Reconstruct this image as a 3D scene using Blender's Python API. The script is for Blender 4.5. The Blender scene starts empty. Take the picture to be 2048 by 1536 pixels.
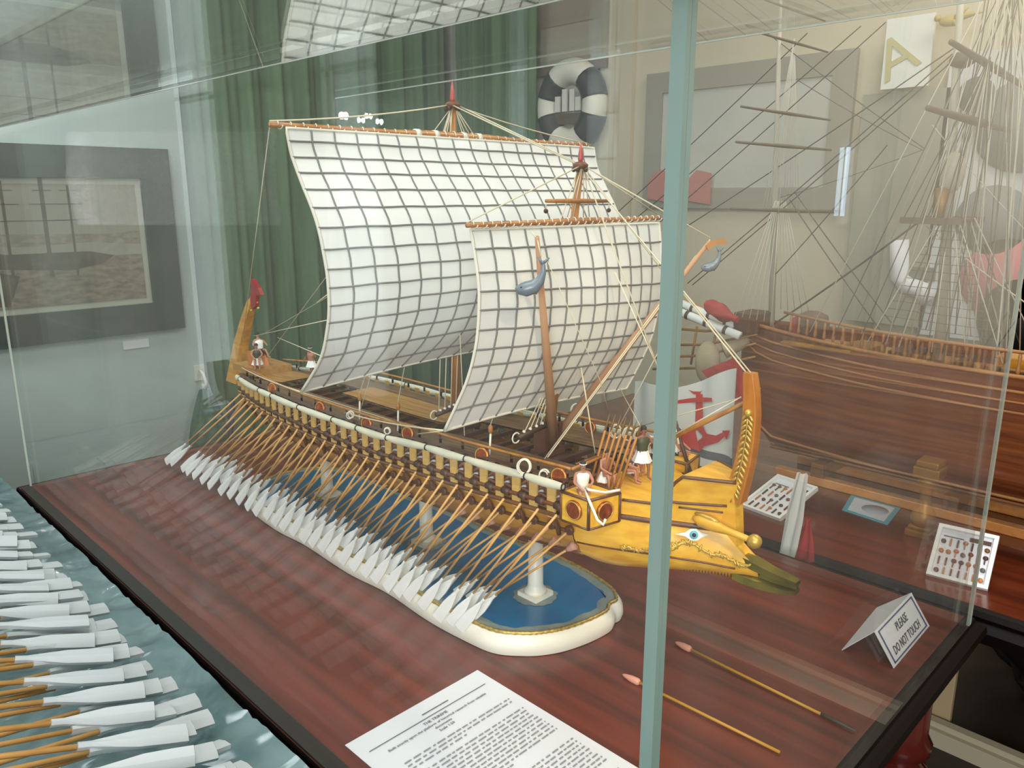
import bpy, bmesh, math, random
from mathutils import Vector, Matrix, Quaternion
R = math.radians
rnd = random.Random(7)
C = bpy.context.scene.collection
sc = bpy.context.scene

# ------------------------------------------------------------------ camera, light, exposure
CAM = Vector((0.0, 0.0, 0.62)); FPX = 1573.0; PITCH = math.atan((768 - 390) / FPX)
HEAD = Vector((-1, 1, 0)).normalized(); RIGHT = Vector((1, 1, 0)).normalized()
FW = HEAD * math.cos(PITCH) - Vector((0, 0, 1)) * math.sin(PITCH)
UP = HEAD * math.sin(PITCH) + Vector((0, 0, 1)) * math.cos(PITCH)
cd = bpy.data.cameras.new('camera'); cam = bpy.data.objects.new('camera', cd); C.objects.link(cam)
cam.location = CAM
m3 = Matrix((RIGHT, UP, -FW)).transposed(); cam.rotation_euler = m3.to_euler()
cd.sensor_width = 36; cd.lens = 36 * FPX / 2048; cd.clip_start = 0.02; cd.clip_end = 50
sc.camera = cam
def ray(px, py): return FW * FPX + RIGHT * (px - 1024) - UP * (py - 768)
def PX(px, py, x): d = ray(px, py); return CAM + d * ((x - CAM.x) / d.x)
def PY(px, py, y): d = ray(px, py); return CAM + d * ((y - CAM.y) / d.y)
def PZ(px, py, z): d = ray(px, py); return CAM + d * ((z - CAM.z) / d.z)

w = bpy.data.worlds.new('world'); sc.world = w; w.use_nodes = True
w.node_tree.nodes['Background'].inputs[0].default_value = (0.80, 0.86, 0.95, 1)
w.node_tree.nodes['Background'].inputs[1].default_value = 0.05
def area(name, loc, size, sizey, power, col, rot=(0, 0, 0)):
    l = bpy.data.lights.new(name, 'AREA'); l.shape = 'RECTANGLE'; l.size = size; l.size_y = sizey; l.energy = power; l.color = col
    o = bpy.data.objects.new(name, l); C.objects.link(o); o.location = loc; o.rotation_euler = rot; return o
def aim(o, target): o.rotation_euler = (Vector(target) - o.location).to_track_quat('-Z', 'Y').to_euler()
CEIL = 2.05
area('ceiling_light', (-0.5, 0.1, CEIL - .03), 1.6, 0.7, 26, (0.95, 0.98, 1.0))
area('ceiling_light', (-0.1, 2.0, CEIL - .03), 1.4, 0.5, 26, (1.0, 0.93, 0.82))
area('ceiling_light', (-2.35, 0.3, CEIL - .03), 0.5, 1.4, 22, (0.9, 0.97, 1.0))
k_ = area('window_light', (1.1, -1.5, .95), 1.5, 1.1, 76, (0.97, 0.985, 1.0)); aim(k_, (-.9, .75, .35))  # unseen lamp added to light the sails from the front; no window there
sp = bpy.data.lights.new('warm_spot', 'SPOT'); sp.energy = 62; sp.color = (1.0, 0.80, 0.50); sp.spot_size = R(36); sp.spot_blend = .8; sp.shadow_soft_size = .06
spo = bpy.data.objects.new('warm_spot', sp); C.objects.link(spo); spo.location = (.75, .15, 1.5); aim(spo, (-.42, .85, .15))
vs = sc.view_settings; vs.view_transform = 'Standard'; vs.look = 'None'; vs.exposure = 0.0; vs.gamma = 1; vs.use_curve_mapping = False
sc.cycles.transparent_max_bounces = 32; sc.cycles.max_bounces = 8; sc.cycles.use_denoising = True
sc.cycles.sample_clamp_indirect = 25; sc.cycles.caustics_reflective = False; sc.cycles.caustics_refractive = False

# ------------------------------------------------------------------ materials
def lin(c): return tuple(((v / 255) / 12.92 if v / 255 <= .04045 else ((v / 255 + .055) / 1.055) ** 2.4) for v in c)
MATS = {}
def mat(name, c, rough=.5, metal=0, coat=0, c2=None, scale=8, stretch=(1, 1, 1), bump=0, emit=0, detail=4, kind='noise', lo=.35, hi=.65):
    if name in MATS: return MATS[name]
    m = bpy.data.materials.new(name); m.use_nodes = True; n = m.node_tree; b = n.nodes['Principled BSDF']
    b.inputs['Base Color'].default_value = (*lin(c), 1); b.inputs['Roughness'].default_value = rough; b.inputs['Metallic'].default_value = metal
    if coat: b.inputs['Coat Weight'].default_value = coat; b.inputs['Coat Roughness'].default_value = .08 if rough < .3 else .16
    if emit: b.inputs['Emission Color'].default_value = (*lin(c), 1); b.inputs['Emission Strength'].default_value = emit
    if c2 or bump:
        tc = n.nodes.new('ShaderNodeTexCoord'); mp = n.nodes.new('ShaderNodeMapping'); n.links.new(tc.outputs['Object'], mp.inputs[0])
        mp.inputs['Scale'].default_value = stretch
        if kind == 'noise':
            t = n.nodes.new('ShaderNodeTexNoise'); t.inputs['Scale'].default_value = scale; t.inputs['Detail'].default_value = detail
        else:
            t = n.nodes.new('ShaderNodeTexVoronoi'); t.inputs['Scale'].default_value = scale
        n.links.new(mp.outputs[0], t.inputs[0])
        if c2:
            r = n.nodes.new('ShaderNodeValToRGB'); r.color_ramp.elements[0].color = (*lin(c), 1); r.color_ramp.elements[1].color = (*lin(c2), 1)
            r.color_ramp.elements[0].position = lo; r.color_ramp.elements[1].position = hi
            n.links.new(t.outputs[0], r.inputs[0]); n.links.new(r.outputs[0], b.inputs['Base Color'])
        if bump:
            bp = n.nodes.new('ShaderNodeBump'); bp.inputs['Strength'].default_value = bump; bp.inputs['Distance'].default_value = .004
            n.links.new(t.outputs[0], bp.inputs['Height']); n.links.new(bp.outputs[0], b.inputs['Normal'])
    MATS[name] = m; return m
def glass(name, tint, dust, f0=.04, graze=1.0):
    m = bpy.data.materials.new(name); m.use_nodes = True; n = m.node_tree; n.nodes.clear()
    N = n.nodes.new; L = n.links.new
    out = N('ShaderNodeOutputMaterial'); g = N('ShaderNodeNewGeometry')
    dot = N('ShaderNodeVectorMath'); dot.operation = 'DOT_PRODUCT'; L(g.outputs['Incoming'], dot.inputs[0]); L(g.outputs['Normal'], dot.inputs[1])
    ab = N('ShaderNodeMath'); ab.operation = 'ABSOLUTE'; L(dot.outputs['Value'], ab.inputs[0])
    om = N('ShaderNodeMath'); om.operation = 'SUBTRACT'; om.inputs[0].default_value = 1; L(ab.outputs[0], om.inputs[1])
    pw = N('ShaderNodeMath'); pw.operation = 'POWER'; L(om.outputs[0], pw.inputs[0]); pw.inputs[1].default_value = 5
    ma = N('ShaderNodeMath'); ma.operation = 'MULTIPLY_ADD'; L(pw.outputs[0], ma.inputs[0]); ma.inputs[1].default_value = (1 - f0) * graze; ma.inputs[2].default_value = f0
    tr = N('ShaderNodeBsdfTransparent'); tr.inputs[0].default_value = (*tint, 1)
    gl = N('ShaderNodeBsdfGlossy'); gl.inputs['Roughness'].default_value = .0; gl.inputs[0].default_value = (1, 1, 1, 1)
    df = N('ShaderNodeBsdfDiffuse'); df.inputs[0].default_value = (.8, .83, .8, 1)
    tc = N('ShaderNodeTexCoord'); mp = N('ShaderNodeMapping'); L(tc.outputs['Object'], mp.inputs[0]); mp.inputs['Scale'].default_value = (6, 6, .5)
    no = N('ShaderNodeTexNoise'); no.inputs['Scale'].default_value = 2.2; no.inputs['Detail'].default_value = 3; L(mp.outputs[0], no.inputs[0])
    dm = N('ShaderNodeMath'); dm.operation = 'MULTIPLY'; L(no.outputs[0], dm.inputs[0]); dm.inputs[1].default_value = dust
    mx = N('ShaderNodeMixShader'); L(dm.outputs[0], mx.inputs[0]); L(tr.outputs[0], mx.inputs[1]); L(df.outputs[0], mx.inputs[2])
    mx2 = N('ShaderNodeMixShader'); L(ma.outputs[0], mx2.inputs[0]); L(mx.outputs[0], mx2.inputs[1]); L(gl.outputs[0], mx2.inputs[2])
    L(mx2.outputs[0], out.inputs[0]); return m
G_CASE = glass('case_glass', (.985, .995, .988), .035, .012)
G_FRONT = glass('low_reflection_glass', (.985, .995, .988), .03, .006, .3)
G_TOP = glass('top_glass', (.97, .985, .975), .03)
M_EDGE = mat('polished_glass_edge', (112, 136, 131), .14, coat=.3, c2=(132, 154, 149), scale=3, stretch=(1, 1, .4))
M_MAHOG = mat('mahogany', (118, 50, 35), .36, coat=.15, c2=(80, 33, 23), scale=5, stretch=(.5, 9, 9), bump=.02)
M_MOULD = mat('dark_moulding', (14, 9, 8), .5); M_MOULD.node_tree.nodes['Principled BSDF'].inputs['Specular IOR Level'].default_value = .15
M_LEG = mat('mahogany_leg', (70, 18, 14), .18, coat=.6)
M_OCHRE = mat('ochre_wood', (206, 152, 52), .35, coat=.35, c2=(178, 122, 36), scale=6, stretch=(2, 14, 14))
M_YELLOW = mat('bow_yellow_wood', (242, 190, 62), .42, coat=.15, c2=(222, 162, 44), scale=7, stretch=(2.2, 14, 14))
M_SLAT = mat('slat_wood', (222, 184, 108), .5, c2=(204, 162, 88), scale=10, stretch=(8, 8, 2))
M_BROWN = mat('brown_wale', (116, 70, 36), .4, coat=.2, c2=(88, 52, 26), scale=10, stretch=(1, 6, 6))
M_DBROWN = mat('dark_brown', (72, 46, 34), .5)
M_SPAR = mat('spar_wood', (188, 128, 68), .4, coat=.2, c2=(166, 106, 52), scale=12, stretch=(4, 4, 4))
M_MAST = mat('mast_wood', (186, 128, 58), .45, c2=(160, 104, 46), scale=14, stretch=(6, 6, 1))
M_OAR = mat('oar_wood', (224, 176, 108), .4, c2=(208, 154, 86), scale=20)
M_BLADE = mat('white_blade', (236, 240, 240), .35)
M_BLADETIP = mat('blade_end_wood', (126, 84, 70), .5)
M_SAIL = mat('sail_cloth', (240, 241, 236), .8, c2=(228, 229, 225), scale=5, bump=.1)
M_CORD = mat('grey_cord', (128, 126, 122), .8)
M_HEM = mat('white_cord', (226, 222, 208), .8)
M_ROPE = mat('rope_cream', (216, 206, 178), .8)
M_CANVAS = mat('canvas_roll', (222, 216, 192), .75, c2=(204, 204, 184), scale=30, bump=.2)
M_DECK = mat('deck_planks', (126, 98, 66), .55, c2=(100, 76, 50), scale=10, stretch=(2, 14, 14))
M_TAN = mat('tan_deck', (176, 134, 76), .5, c2=(158, 116, 62), scale=10, stretch=(2, 12, 12))
M_RED = mat('red_paint', (150, 30, 30), .4)
M_PINKTIP = mat('pink_tip', (214, 150, 128), .5)
M_COPPER = mat('copper_shield', (168, 74, 44), .3, .75, c2=(196, 110, 60), scale=120)
M_GOLD = mat('gold_leaf', (206, 172, 82), .36, .45, bump=.25, scale=160)
M_BRONZE = mat('bronze_ram', (150, 136, 60), .22, .85, c2=(110, 100, 50), scale=30)
M_SKIN = mat('figure_skin', (176, 122, 98), .6)
M_SKIND = mat('figure_skin_brown', (138, 92, 74), .6)
M_WHITE = mat('white_paint', (236, 238, 236), .5)
M_HAIR = mat('dark_hair', (42, 34, 32), .7)
M_GREEN = mat('dark_green_paint', (64, 70, 48), .5)
M_NAVY = mat('navy_paint', (26, 28, 72), .4)
M_DOLPH = mat('grey_dolphin', (112, 124, 136), .35, coat=.3)
M_BLACK = mat('black_line', (18, 18, 18), .6)
M_BLUE = mat('sea_blue_paint', (10, 122, 180), .3, coat=.3, c2=(8, 100, 160), scale=9)
M_SHORE = mat('shore_grey_paint', (146, 156, 152), .6, c2=(120, 136, 140), scale=30)
M_PLASTER = mat('white_plaster', (236, 234, 222), .45, coat=.2, bump=.05, scale=20)
M_PAPER = mat('paper', (222, 224, 232), .8)
M_INK = mat('ink', (92, 92, 100), .8)
M_INKBLUE = mat('blue_ink', (70, 80, 130), .7)
M_YSTICK = mat('yellow_stick', (196, 142, 40), .4)

# ------------------------------------------------------------------ mesh helpers
class MB:
    def __init__(s): s.v = []; s.f = []; s.mi = []; s.sm = []
    def add(s, vs, fs, mi=0, sm=False):
        o = len(s.v); s.v += [tuple(p) for p in vs]
        for f in fs: s.f.append([i + o for i in f]); s.mi.append(mi); s.sm.append(sm)
        return s
    def box(s, a, b, mi=0, M=None):
        x0, y0, z0 = a; x1, y1, z1 = b
        vs = [Vector(p) for p in ((x0, y0, z0), (x1, y0, z0), (x1, y1, z0), (x0, y1, z0), (x0, y0, z1), (x1, y0, z1), (x1, y1, z1), (x0, y1, z1))]
        if M: vs = [M @ p for p in vs]
        return s.add(vs, [(0, 3, 2, 1), (4, 5, 6, 7), (0, 1, 5, 4), (1, 2, 6, 5), (2, 3, 7, 6), (3, 0, 4, 7)], mi)
    def tube(s, pts, r, seg=6, mi=0, closed=False, ends=True, sm=True):
        pts = [Vector(p) for p in pts]; n = len(pts); rs = r if isinstance(r, (list, tuple)) else [r] * n
        if n < 2: return s
        tang = []
        for i in range(n):
            if closed: t = pts[(i + 1) % n] - pts[i - 1]
            else: t = pts[min(i + 1, n - 1)] - pts[max(i - 1, 0)]
            if t.length < 1e-9: t = Vector((0, 0, 1))
            tang.append(t.normalized())
        a = Vector((0, 0, 1)) if abs(tang[0].z) < .9 else Vector((1, 0, 0))
        u = tang[0].cross(a).normalized(); vs = []
        for i in range(n):
            u = (u - tang[i] * u.dot(tang[i])).normalized(); v = tang[i].cross(u)
            for k in range(seg):
                an = 2 * math.pi * k / seg; vs.append(pts[i] + (u * math.cos(an) + v * math.sin(an)) * rs[i])
        fs = []
        for i in range(n if closed else n - 1):
            j = (i + 1) % n
            for k in range(seg): fs.append((i * seg + k, i * seg + (k + 1) % seg, j * seg + (k + 1) % seg, j * seg + k))
        if not closed and ends: fs.append(tuple(range(seg))[::-1]); fs.append(tuple((n - 1) * seg + k for k in range(seg)))
        return s.add(vs, fs, mi, sm)
    def lathe(s, prof, c=(0, 0, 0), seg=16, mi=0, M=None, sm=True):
        c = Vector(c); vs = []; fs = []; n = len(prof)
        for r, z in prof:
            for k in range(seg):
                a = 2 * math.pi * k / seg; p = Vector((r * math.cos(a), r * math.sin(a), z))
                vs.append((M @ p if M else p) + c)
        for i in range(n - 1):
            for k in range(seg): fs.append((i * seg + k, i * seg + (k + 1) % seg, (i + 1) * seg + (k + 1) % seg, (i + 1) * seg + k))
        fs.append(tuple(range(seg))[::-1]); fs.append(tuple((n - 1) * seg + k for k in range(seg)))
        return s.add(vs, fs, mi, sm)
    def ball(s, c, r, seg=10, rings=6, mi=0, sc3=(1, 1, 1), M=None):
        prof = [(max(1e-5, math.sin(math.pi * i / rings)) * r, -math.cos(math.pi * i / rings) * r) for i in range(rings + 1)]
        S = Matrix.Diagonal((*sc3, 1)); MM = (M @ S) if M else S
        return s.lathe(prof, c, seg, mi, MM)
    def grid(s, rows, mi=0, sm=True, close=False):
        nr = len(rows); nc = len(rows[0]); vs = [p for r in rows for p in r]; fs = []
        for i in range(nr - 1):
            for j in range(nc - 1 if not close else nc):
                k = (j + 1) % nc; fs.append((i * nc + j, i * nc + k, (i + 1) * nc + k, (i + 1) * nc + j))
        return s.add(vs, fs, mi, sm)
    def prism(s, poly, h, M, mi=0):
        n = len(poly); vs = [M @ Vector((x, y, 0)) for x, y in poly] + [M @ Vector((x, y, h)) for x, y in poly]
        fs = [tuple(range(n))[::-1], tuple(range(n, 2 * n))] + [(i, (i + 1) % n, n + (i + 1) % n, n + i) for i in range(n)]
        return s.add(vs, fs, mi)
    def mesh(s, name, mats, org=(0, 0, 0), bevel=0):
        me = bpy.data.meshes.new(name); org = Vector(org)
        me.from_pydata([Vector(p) - org for p in s.v], [], s.f)
        for m in (mats if isinstance(mats, (list, tuple)) else [mats]): me.materials.append(m)
        for p, mi, sm in zip(me.polygons, s.mi, s.sm): p.material_index = mi; p.use_smooth = sm
        me.validate(); return me
    def build(s, name, mats, parent=None, loc=None, fix=True, bevel=0):
        org = root_loc(parent) if parent is not None else Vector(loc or (0, 0, 0))
        me = s.mesh(name, mats, org)
        if fix:
            b = bmesh.new(); b.from_mesh(me); bmesh.ops.recalc_face_normals(b, faces=b.faces); b.to_mesh(me); b.free()
        o = bpy.data.objects.new(name, me); C.objects.link(o)
        if parent is not None: o.parent = parent
        else: o.location = org
        if bevel:
            md = o.modifiers.new('bevel', 'BEVEL'); md.width = bevel; md.segments = 2; md.limit_method = 'ANGLE'
        return o
def root_loc(o):
    while o.parent: o = o.parent
    return o.location.copy()
def tag(o, label=None, cat=None, group=None, kind=None):
    if label: o['label'] = label
    if cat: o['category'] = cat
    if group: o['group'] = group
    if kind: o['kind'] = kind
    return o
def thing(name, label, cat, loc=(0, 0, 0), group=None):
    o = bpy.data.objects.new(name, None); C.objects.link(o); o.location = loc; o.empty_display_size = .02
    return tag(o, label, cat, group)
def inst(name, me, parent, M=None):
    o = bpy.data.objects.new(name, me); C.objects.link(o); o.parent = parent
    if M is not None: o.matrix_local = M
    return o
def lerp(a, b, t): return a + (b - a) * t
def interp(tab, x):
    if x <= tab[0][0]: return tab[0][1]
    for (x0, y0), (x1, y1) in zip(tab, tab[1:]):
        if x <= x1: return lerp(y0, y1, (x - x0) / (x1 - x0))
    return tab[-1][1]
def smooth_interp(tab, x):
    n = len(tab)
    if x <= tab[0][0]: return tab[0][1]
    for i in range(n - 1):
        if x <= tab[i + 1][0]:
            p0 = tab[max(i - 1, 0)][1]; p1 = tab[i][1]; p2 = tab[i + 1][1]; p3 = tab[min(i + 2, n - 1)][1]
            t = (x - tab[i][0]) / (tab[i + 1][0] - tab[i][0])
            return .5 * ((2 * p1) + (p2 - p0) * t + (2 * p0 - 5 * p1 + 4 * p2 - p3) * t * t + (3 * p1 - p0 - 3 * p2 + p3) * t ** 3)
    return tab[-1][1]
def text(s, name, size, mtl, parent, M, align='CENTER', shear=0, extr=.0002, sx=1):
    cu = bpy.data.curves.new(name, 'FONT'); cu.body = s; cu.size = size; cu.align_x = align; cu.shear = shear; cu.extrude = extr
    cu.resolution_u = 2; cu.materials.append(mtl)
    t = bpy.data.objects.new(name, cu); C.objects.link(t); dg = bpy.context.evaluated_depsgraph_get(); dg.update()
    me = bpy.data.meshes.new_from_object(t.evaluated_get(dg)); bpy.data.objects.remove(t); bpy.data.curves.remove(cu); me.name = name
    return inst(name, me, parent, M @ Matrix.Diagonal((sx, 1, 1, 1)))
def frameM(o, ex, ey, ez=None):
    ex = Vector(ex).normalized(); ey = Vector(ey); ey = (ey - ex * ey.dot(ex)).normalized(); ez = ex.cross(ey)
    M = Matrix((ex, ey, ez)).transposed().to_4x4(); M.translation = Vector(o); return M
def arc(c, r, a0, a1, n, ex=(1, 0, 0), ey=(0, 0, 1)):
    c = Vector(c); ex = Vector(ex); ey = Vector(ey)
    return [c + ex * r * math.cos(lerp(a0, a1, i / n)) + ey * r * math.sin(lerp(a0, a1, i / n)) for i in range(n + 1)]
def sag(a, b, s=.0, n=6):
    a = Vector(a); b = Vector(b)
    return [a.lerp(b, i / n) - Vector((0, 0, s * 4 * (i / n) * (1 - i / n))) for i in range(n + 1)]
# ------------------------------------------------------------------ the room
M_WALLL = mat('left_wall_paint', (176, 190, 188), .8, c2=(166, 180, 178), scale=2)
M_WALLB = mat('beige_wall_paint', (200, 190, 168), .8, c2=(192, 182, 160), scale=2)
M_CEIL = mat('ceiling_paint', (196, 184, 168), .9)
M_FLOOR = mat('dark_floor', (62, 52, 44), .4, c2=(46, 38, 32), scale=3)
FZ = -.75; XL = -3.0; YB = 2.7; XR = 2.8; YF = -2.6
def struct(name, mb, m, loc=None): return tag(mb.build(name, m, None, loc), kind='structure')
struct('floor', MB().box((-5.2, -3.2, FZ - .1), (3.4, 3.2, FZ)), M_FLOOR)
struct('ceiling', MB().box((-5.2, -3.2, CEIL), (3.4, 3.2, CEIL + .1)), M_CEIL)
struct('wall_left', MB().box((XL - .16, YF - .1, FZ), (XL, 1.285, CEIL)), M_WALLL)
struct('wall_alcove', MB().box((XL - .9, 1.285 - .1, FZ), (XL - .8, YB + .1, CEIL)).box((XL - .8, 1.185, FZ), (XL - .16, 1.285, CEIL)), M_WALLL)
struct('wall_back', MB().box((XL - .8, YB, FZ), (XR, YB + .1, CEIL)), M_WALLB)
struct('wall_right', MB().box((XR, YF, FZ), (XR + .1, YB + .1, CEIL)), M_WALLB)
struct('wall_front', MB().box((XL, YF - .1, FZ), (XR + .1, YF, CEIL)), M_WALLB)
struct('baseboard_back', MB().box((XL - .8, YB - .02, FZ), (XR, YB, FZ + .1)), mat('cream_board', (196, 184, 156), .6))
# pilaster strips beside the lifebuoy
p0 = PY(1205, 400, YB); p1 = PY(1262, 400, YB)
struct('trim_1', MB().box((p0.x, YB - .035, FZ), (p0.x + .05, YB, CEIL)).box((p1.x - .06, YB - .02, FZ), (p1.x, YB, CEIL)), M_WALLB)
# windows that light the glass from behind the camera
M_DAY = mat('daylight_pane', (226, 236, 240), .5, emit=3.6)
M_WFRAME = mat('window_frame_paint', (206, 204, 196), .6)
def window(n, x0, x1, y0, y1, z0, z1, nx):
    ax = 0 if abs(x1 - x0) > abs(y1 - y0) else 1
    lo = Vector((x0, y0, z0)); hi = Vector((x1, y1, z1)); d = hi - lo
    o = tag(MB().box(lo, hi).build('window_%d' % n, M_WFRAME), kind='structure')
    for i in range(nx):
        a = lo.copy(); b = hi.copy(); t = d[ax] / nx
        a[ax] = lo[ax] + t * i + .04 * t; b[ax] = lo[ax] + t * (i + 1) - .04 * t; a.z += .05; b.z -= .05
        k = 1 - ax; mid = (lo[k] + hi[k]) / 2; s = .004 + abs(d[k]) / 2; a[k] = mid - s; b[k] = mid + s
        inst('pane', MB().box(a, b).mesh('pane', M_DAY), o)
    return o
window(1, XL - .01, XL + .03, -1.75, -.12, -.35, 1.6, 5)
# sheer curtain panels hanging in front of the window
M_SHEER = mat('sheer_curtain', (216, 220, 212), .8)
def cloth(name, label, cat, a, b, z0, z1, amp, waves, m, seed=0, n=90, taper=None, loc=None):
    a = Vector(a); b = Vector(b); d = (b - a); nn = Vector((-d.y, d.x, 0)).normalized(); r = random.Random(seed)
    ph = [r.random() * 6.28 for _ in range(4)]; rows = []
    for j in range(9):
        v = j / 8; row = []
        for i in range(n + 1):
            u = i / n
            o = math.sin(u * waves * 6.283 + ph[0]) * .6 + math.sin(u * waves * 2.37 * 6.283 + ph[1] + v) * .3 + math.sin(u * waves * .43 * 6.283 + ph[2]) * .5
            p = a + d * u + nn * amp * o * (.75 + .25 * v); p.z = lerp(z1, z0, v); row.append(p)
        rows.append(row)
    off = [[p + nn * .004 for p in row] for row in rows]
    mb = MB().grid(rows).grid(off)
    return tag(mb.build(name, m, None, loc or a), label, cat)
for i_, (ya_, yb_, lb2) in enumerate(((-.42, -.08, 'pale sheer curtain at the right end of the window, mirrored in the glass'), (-1.02, -.55, 'pale sheer curtain in the middle of the window, mirrored in the glass'), (-1.85, -1.25, 'pale sheer curtain at the far left end of the window'))):
    cloth('sheer_curtain', lb2, 'curtain', (XL + .13, ya_, 0), (XL + .13, yb_, 0), FZ + .05, 1.75, .03, 5 + i_, M_SHEER, 3 + i_)
# green curtains around the alcove corner
M_CURT = mat('green_curtain', (98, 124, 92), .85, c2=(76, 102, 74), scale=3, stretch=(6, 6, .6))
cloth('green_curtain', 'long dark green curtain hanging beside the pale left wall end', 'curtain', (XL - .10, 1.31, 0), (XL - .02, YB - .12, 0), FZ + .02, CEIL - .02, .035, 11, M_CURT, 1, 140)
bx1 = PY(1072, 300, YB - .08).x
cloth('green_curtain', 'dark green curtain between the wall corner and the white lifebuoy', 'curtain', (XL + .0, YB - .08, 0), (bx1, YB - .08, 0), FZ + .02, CEIL - .02, .03, 7, M_CURT, 2, 90)
# brown board behind the lifebuoy
q0 = PY(1083, 300, YB); q1 = PY(1200, 300, YB)
M_LBPOST = mat('cream_backing', (206, 200, 184), .7)
tag(MB().box((q0.x, YB - .012, .42), (q1.x + .03, YB - .001, 1.10)).build('lifebuoy_backing_board', [M_LBPOST], None, (q0.x, YB - .02, .42)), 'cream backing board behind the ring lifebuoy on back wall', 'board')
tag(MB().box((q0.x, YB - .05, 1.12), (q1.x + .06, YB - .002, 1.62)).build('brown_wall_panel', mat('brown_panel', (92, 72, 56), .6), None, (q0.x, YB - .02, 1.12)), 'dark brown wall panel above the lifebuoy', 'panel')
# lifebuoy with ship picture
c = PY(1143, 213, YB - .075); rv = abs(PY(1143, 130, YB).z - PY(1143, 300, YB).z) / 2
lb = thing('lifebuoy', 'white ring lifebuoy with black bands around an oval ship picture', 'lifebuoy', c)
rw = rv * 1.02; tr_ = rv * .30
M_LB = mat('lifebuoy_white', (222, 218, 206), .5); M_LBB = mat('lifebuoy_black', (34, 34, 38), .5)
mb = MB(); N = 60
pts = [c + Vector(((rw - tr_) * math.cos(t), 0, (rv * 1.1 - tr_) * math.sin(t))) for t in [6.2832 * i / N for i in range(N)]]
mb.tube(pts, tr_, 12, closed=True); mb.build('ring', M_LB, lb)
for a0 in (30, 145, 215, 325):
    aa = [R(a0 - 20 + 40 * i / 8) for i in range(9)]
    MB().tube([c + Vector(((rw - tr_) * math.cos(t), 0, (rv * 1.1 - tr_) * math.sin(t))) for t in aa], tr_ * 1.05, 12).build('band', M_LBB, lb)
mb = MB(); mb.lathe([(.0001, 0), (rw * .56, 0), (rw * .56, .01), (.0001, .01)], c + Vector((0, .01, 0)), 28, M=Matrix.Rotation(R(90), 4, 'X') @ Matrix.Diagonal((1, 1.35, 1, 1)))
pic = mb.build('picture', mat('ship_picture_paper', (150, 148, 146), .6, c2=(176, 172, 168), scale=14), lb)
mb = MB(); s = rw
for dx, h in ((-.3, .35), (-.08, .5), (.15, .48), (.33, .3)):
    mb.box(c + Vector((s * (dx - .075), -.03, -.12 * s)), c + Vector((s * (dx + .075), -.022, (h - .12) * s)))
mb.build('sails', mat('print_light', (216, 212, 206), .6), lb)
mb = MB().prism([(-.42, -.14), (.42, -.18), (.3, -.42), (-.3, -.40)], .01, frameM(c + Vector((0, -.025, 0)), (1, 0, 0), (0, 0, 1)) @ Matrix.Scale(s, 4)); mb.build('hull', mat('print_dark', (84, 70, 62), .6), lb)

# framed photograph on the left wall
def picture(name, label, org, ex, ey, wd, ht, fr, mats, cat='picture', depth=.025, mat_w=.0):
    M = frameM(org, ex, ey); t = thing(name, label, cat, org); I = M.copy()
    mb = MB()
    for a, b in (((0, 0), (wd, fr)), ((0, ht - fr), (wd, ht)), ((0, fr), (fr, ht - fr)), ((wd - fr, fr), (wd, ht - fr))):
        mb.box((a[0], a[1], 0), (b[0], b[1], depth), 0, M)
    mb.build('frame', mats[0], t)
    MB().box((fr, fr, .002), (wd - fr, ht - fr, .010), 0, M).build('sheet', mats[1], t)
    return t, M
PT = PX(330, 299, XL); PB = PX(355, 655, XL)
ht = PT.z - PB.z; wdt = 1.15
t, M = picture('framed_photograph', 'framed sepia harbour photograph of masted ships on the left wall', (XL, PT.y - wdt, PB.z), (0, 1, 0), (0, 0, 1), wdt, ht, .105,
               [mat('slate_frame', (74, 82, 78), .45, c2=(64, 72, 70), scale=4), mat('photo_border', (196, 194, 184), .6)])
M = frameM((XL, PT.y, PB.z), (0, 1, 0), (0, 0, 1)); # x runs towards +y, from right edge leftwards negative
def wallbox(mb, u0, v0, u1, v1, d0, d1): mb.box((XL + d0, PT.y - u1, PB.z + v0), (XL + d1, PT.y - u0, PB.z + v1))
M_SEP = mat('sepia_sky', (176, 170, 160), .6, c2=(160, 152, 142), scale=3)
M_SEP2 = mat('sepia_quay', (120, 106, 92), .6, c2=(158, 146, 130), scale=9, stretch=(1, 3, 8)); M_SEPD = mat('sepia_dark', (84, 72, 62), .6, c2=(110, 98, 86), scale=20)
iw = wdt - .21; ih = ht - .21
mb = MB(); wallbox(mb, .125, .125, wdt - .125, ht - .125, .010, .012); mb.build('sky_print', M_SEP, t)
mb = MB(); wallbox(mb, .125, .125, wdt - .125, .125 + ih * .36, .012, .0125); mb.build('quay_print', M_SEP2, t)
def wq(u, f): return (PT.y - u, PB.z + .125 + ih * f)
def wpoly(name, poly, d, m):
    vs = [Vector((XL + d, *wq(u, f))) for u, f in poly]; MB().add(vs + [v + Vector((-.0004, 0, 0)) for v in vs], [tuple(range(len(vs))), tuple(range(len(vs), 2 * len(vs)))[::-1]]).build(name, m, t)
M_SEP3 = mat('sepia_mid', (140, 128, 114), .6, c2=(166, 156, 142), scale=16, stretch=(1, 2, 5))
wpoly('far_shore_print', [(.125, .44), (.30, .47), (.48, .45), (.95, .50), (.95, .56), (.40, .54), (.22, .53), (.125, .55)], .0122, M_SEP3)
wpoly('ship_hull_print', [(.22, .36), (.30, .40), (.55, .40), (.66, .44), (.62, .30), (.36, .26), (.26, .30)], .0126, M_SEPD)
wpoly('ship_hull_print', [(.52, .24), (.72, .34), (.78, .26), (.70, .02), (.56, .02)], .0127, M_SEPD)
wpoly('pier_print', [(.13, .18), (.40, .24), (.52, .12), (.30, .06), (.13, .10)], .0124, M_SEPD)
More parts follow.
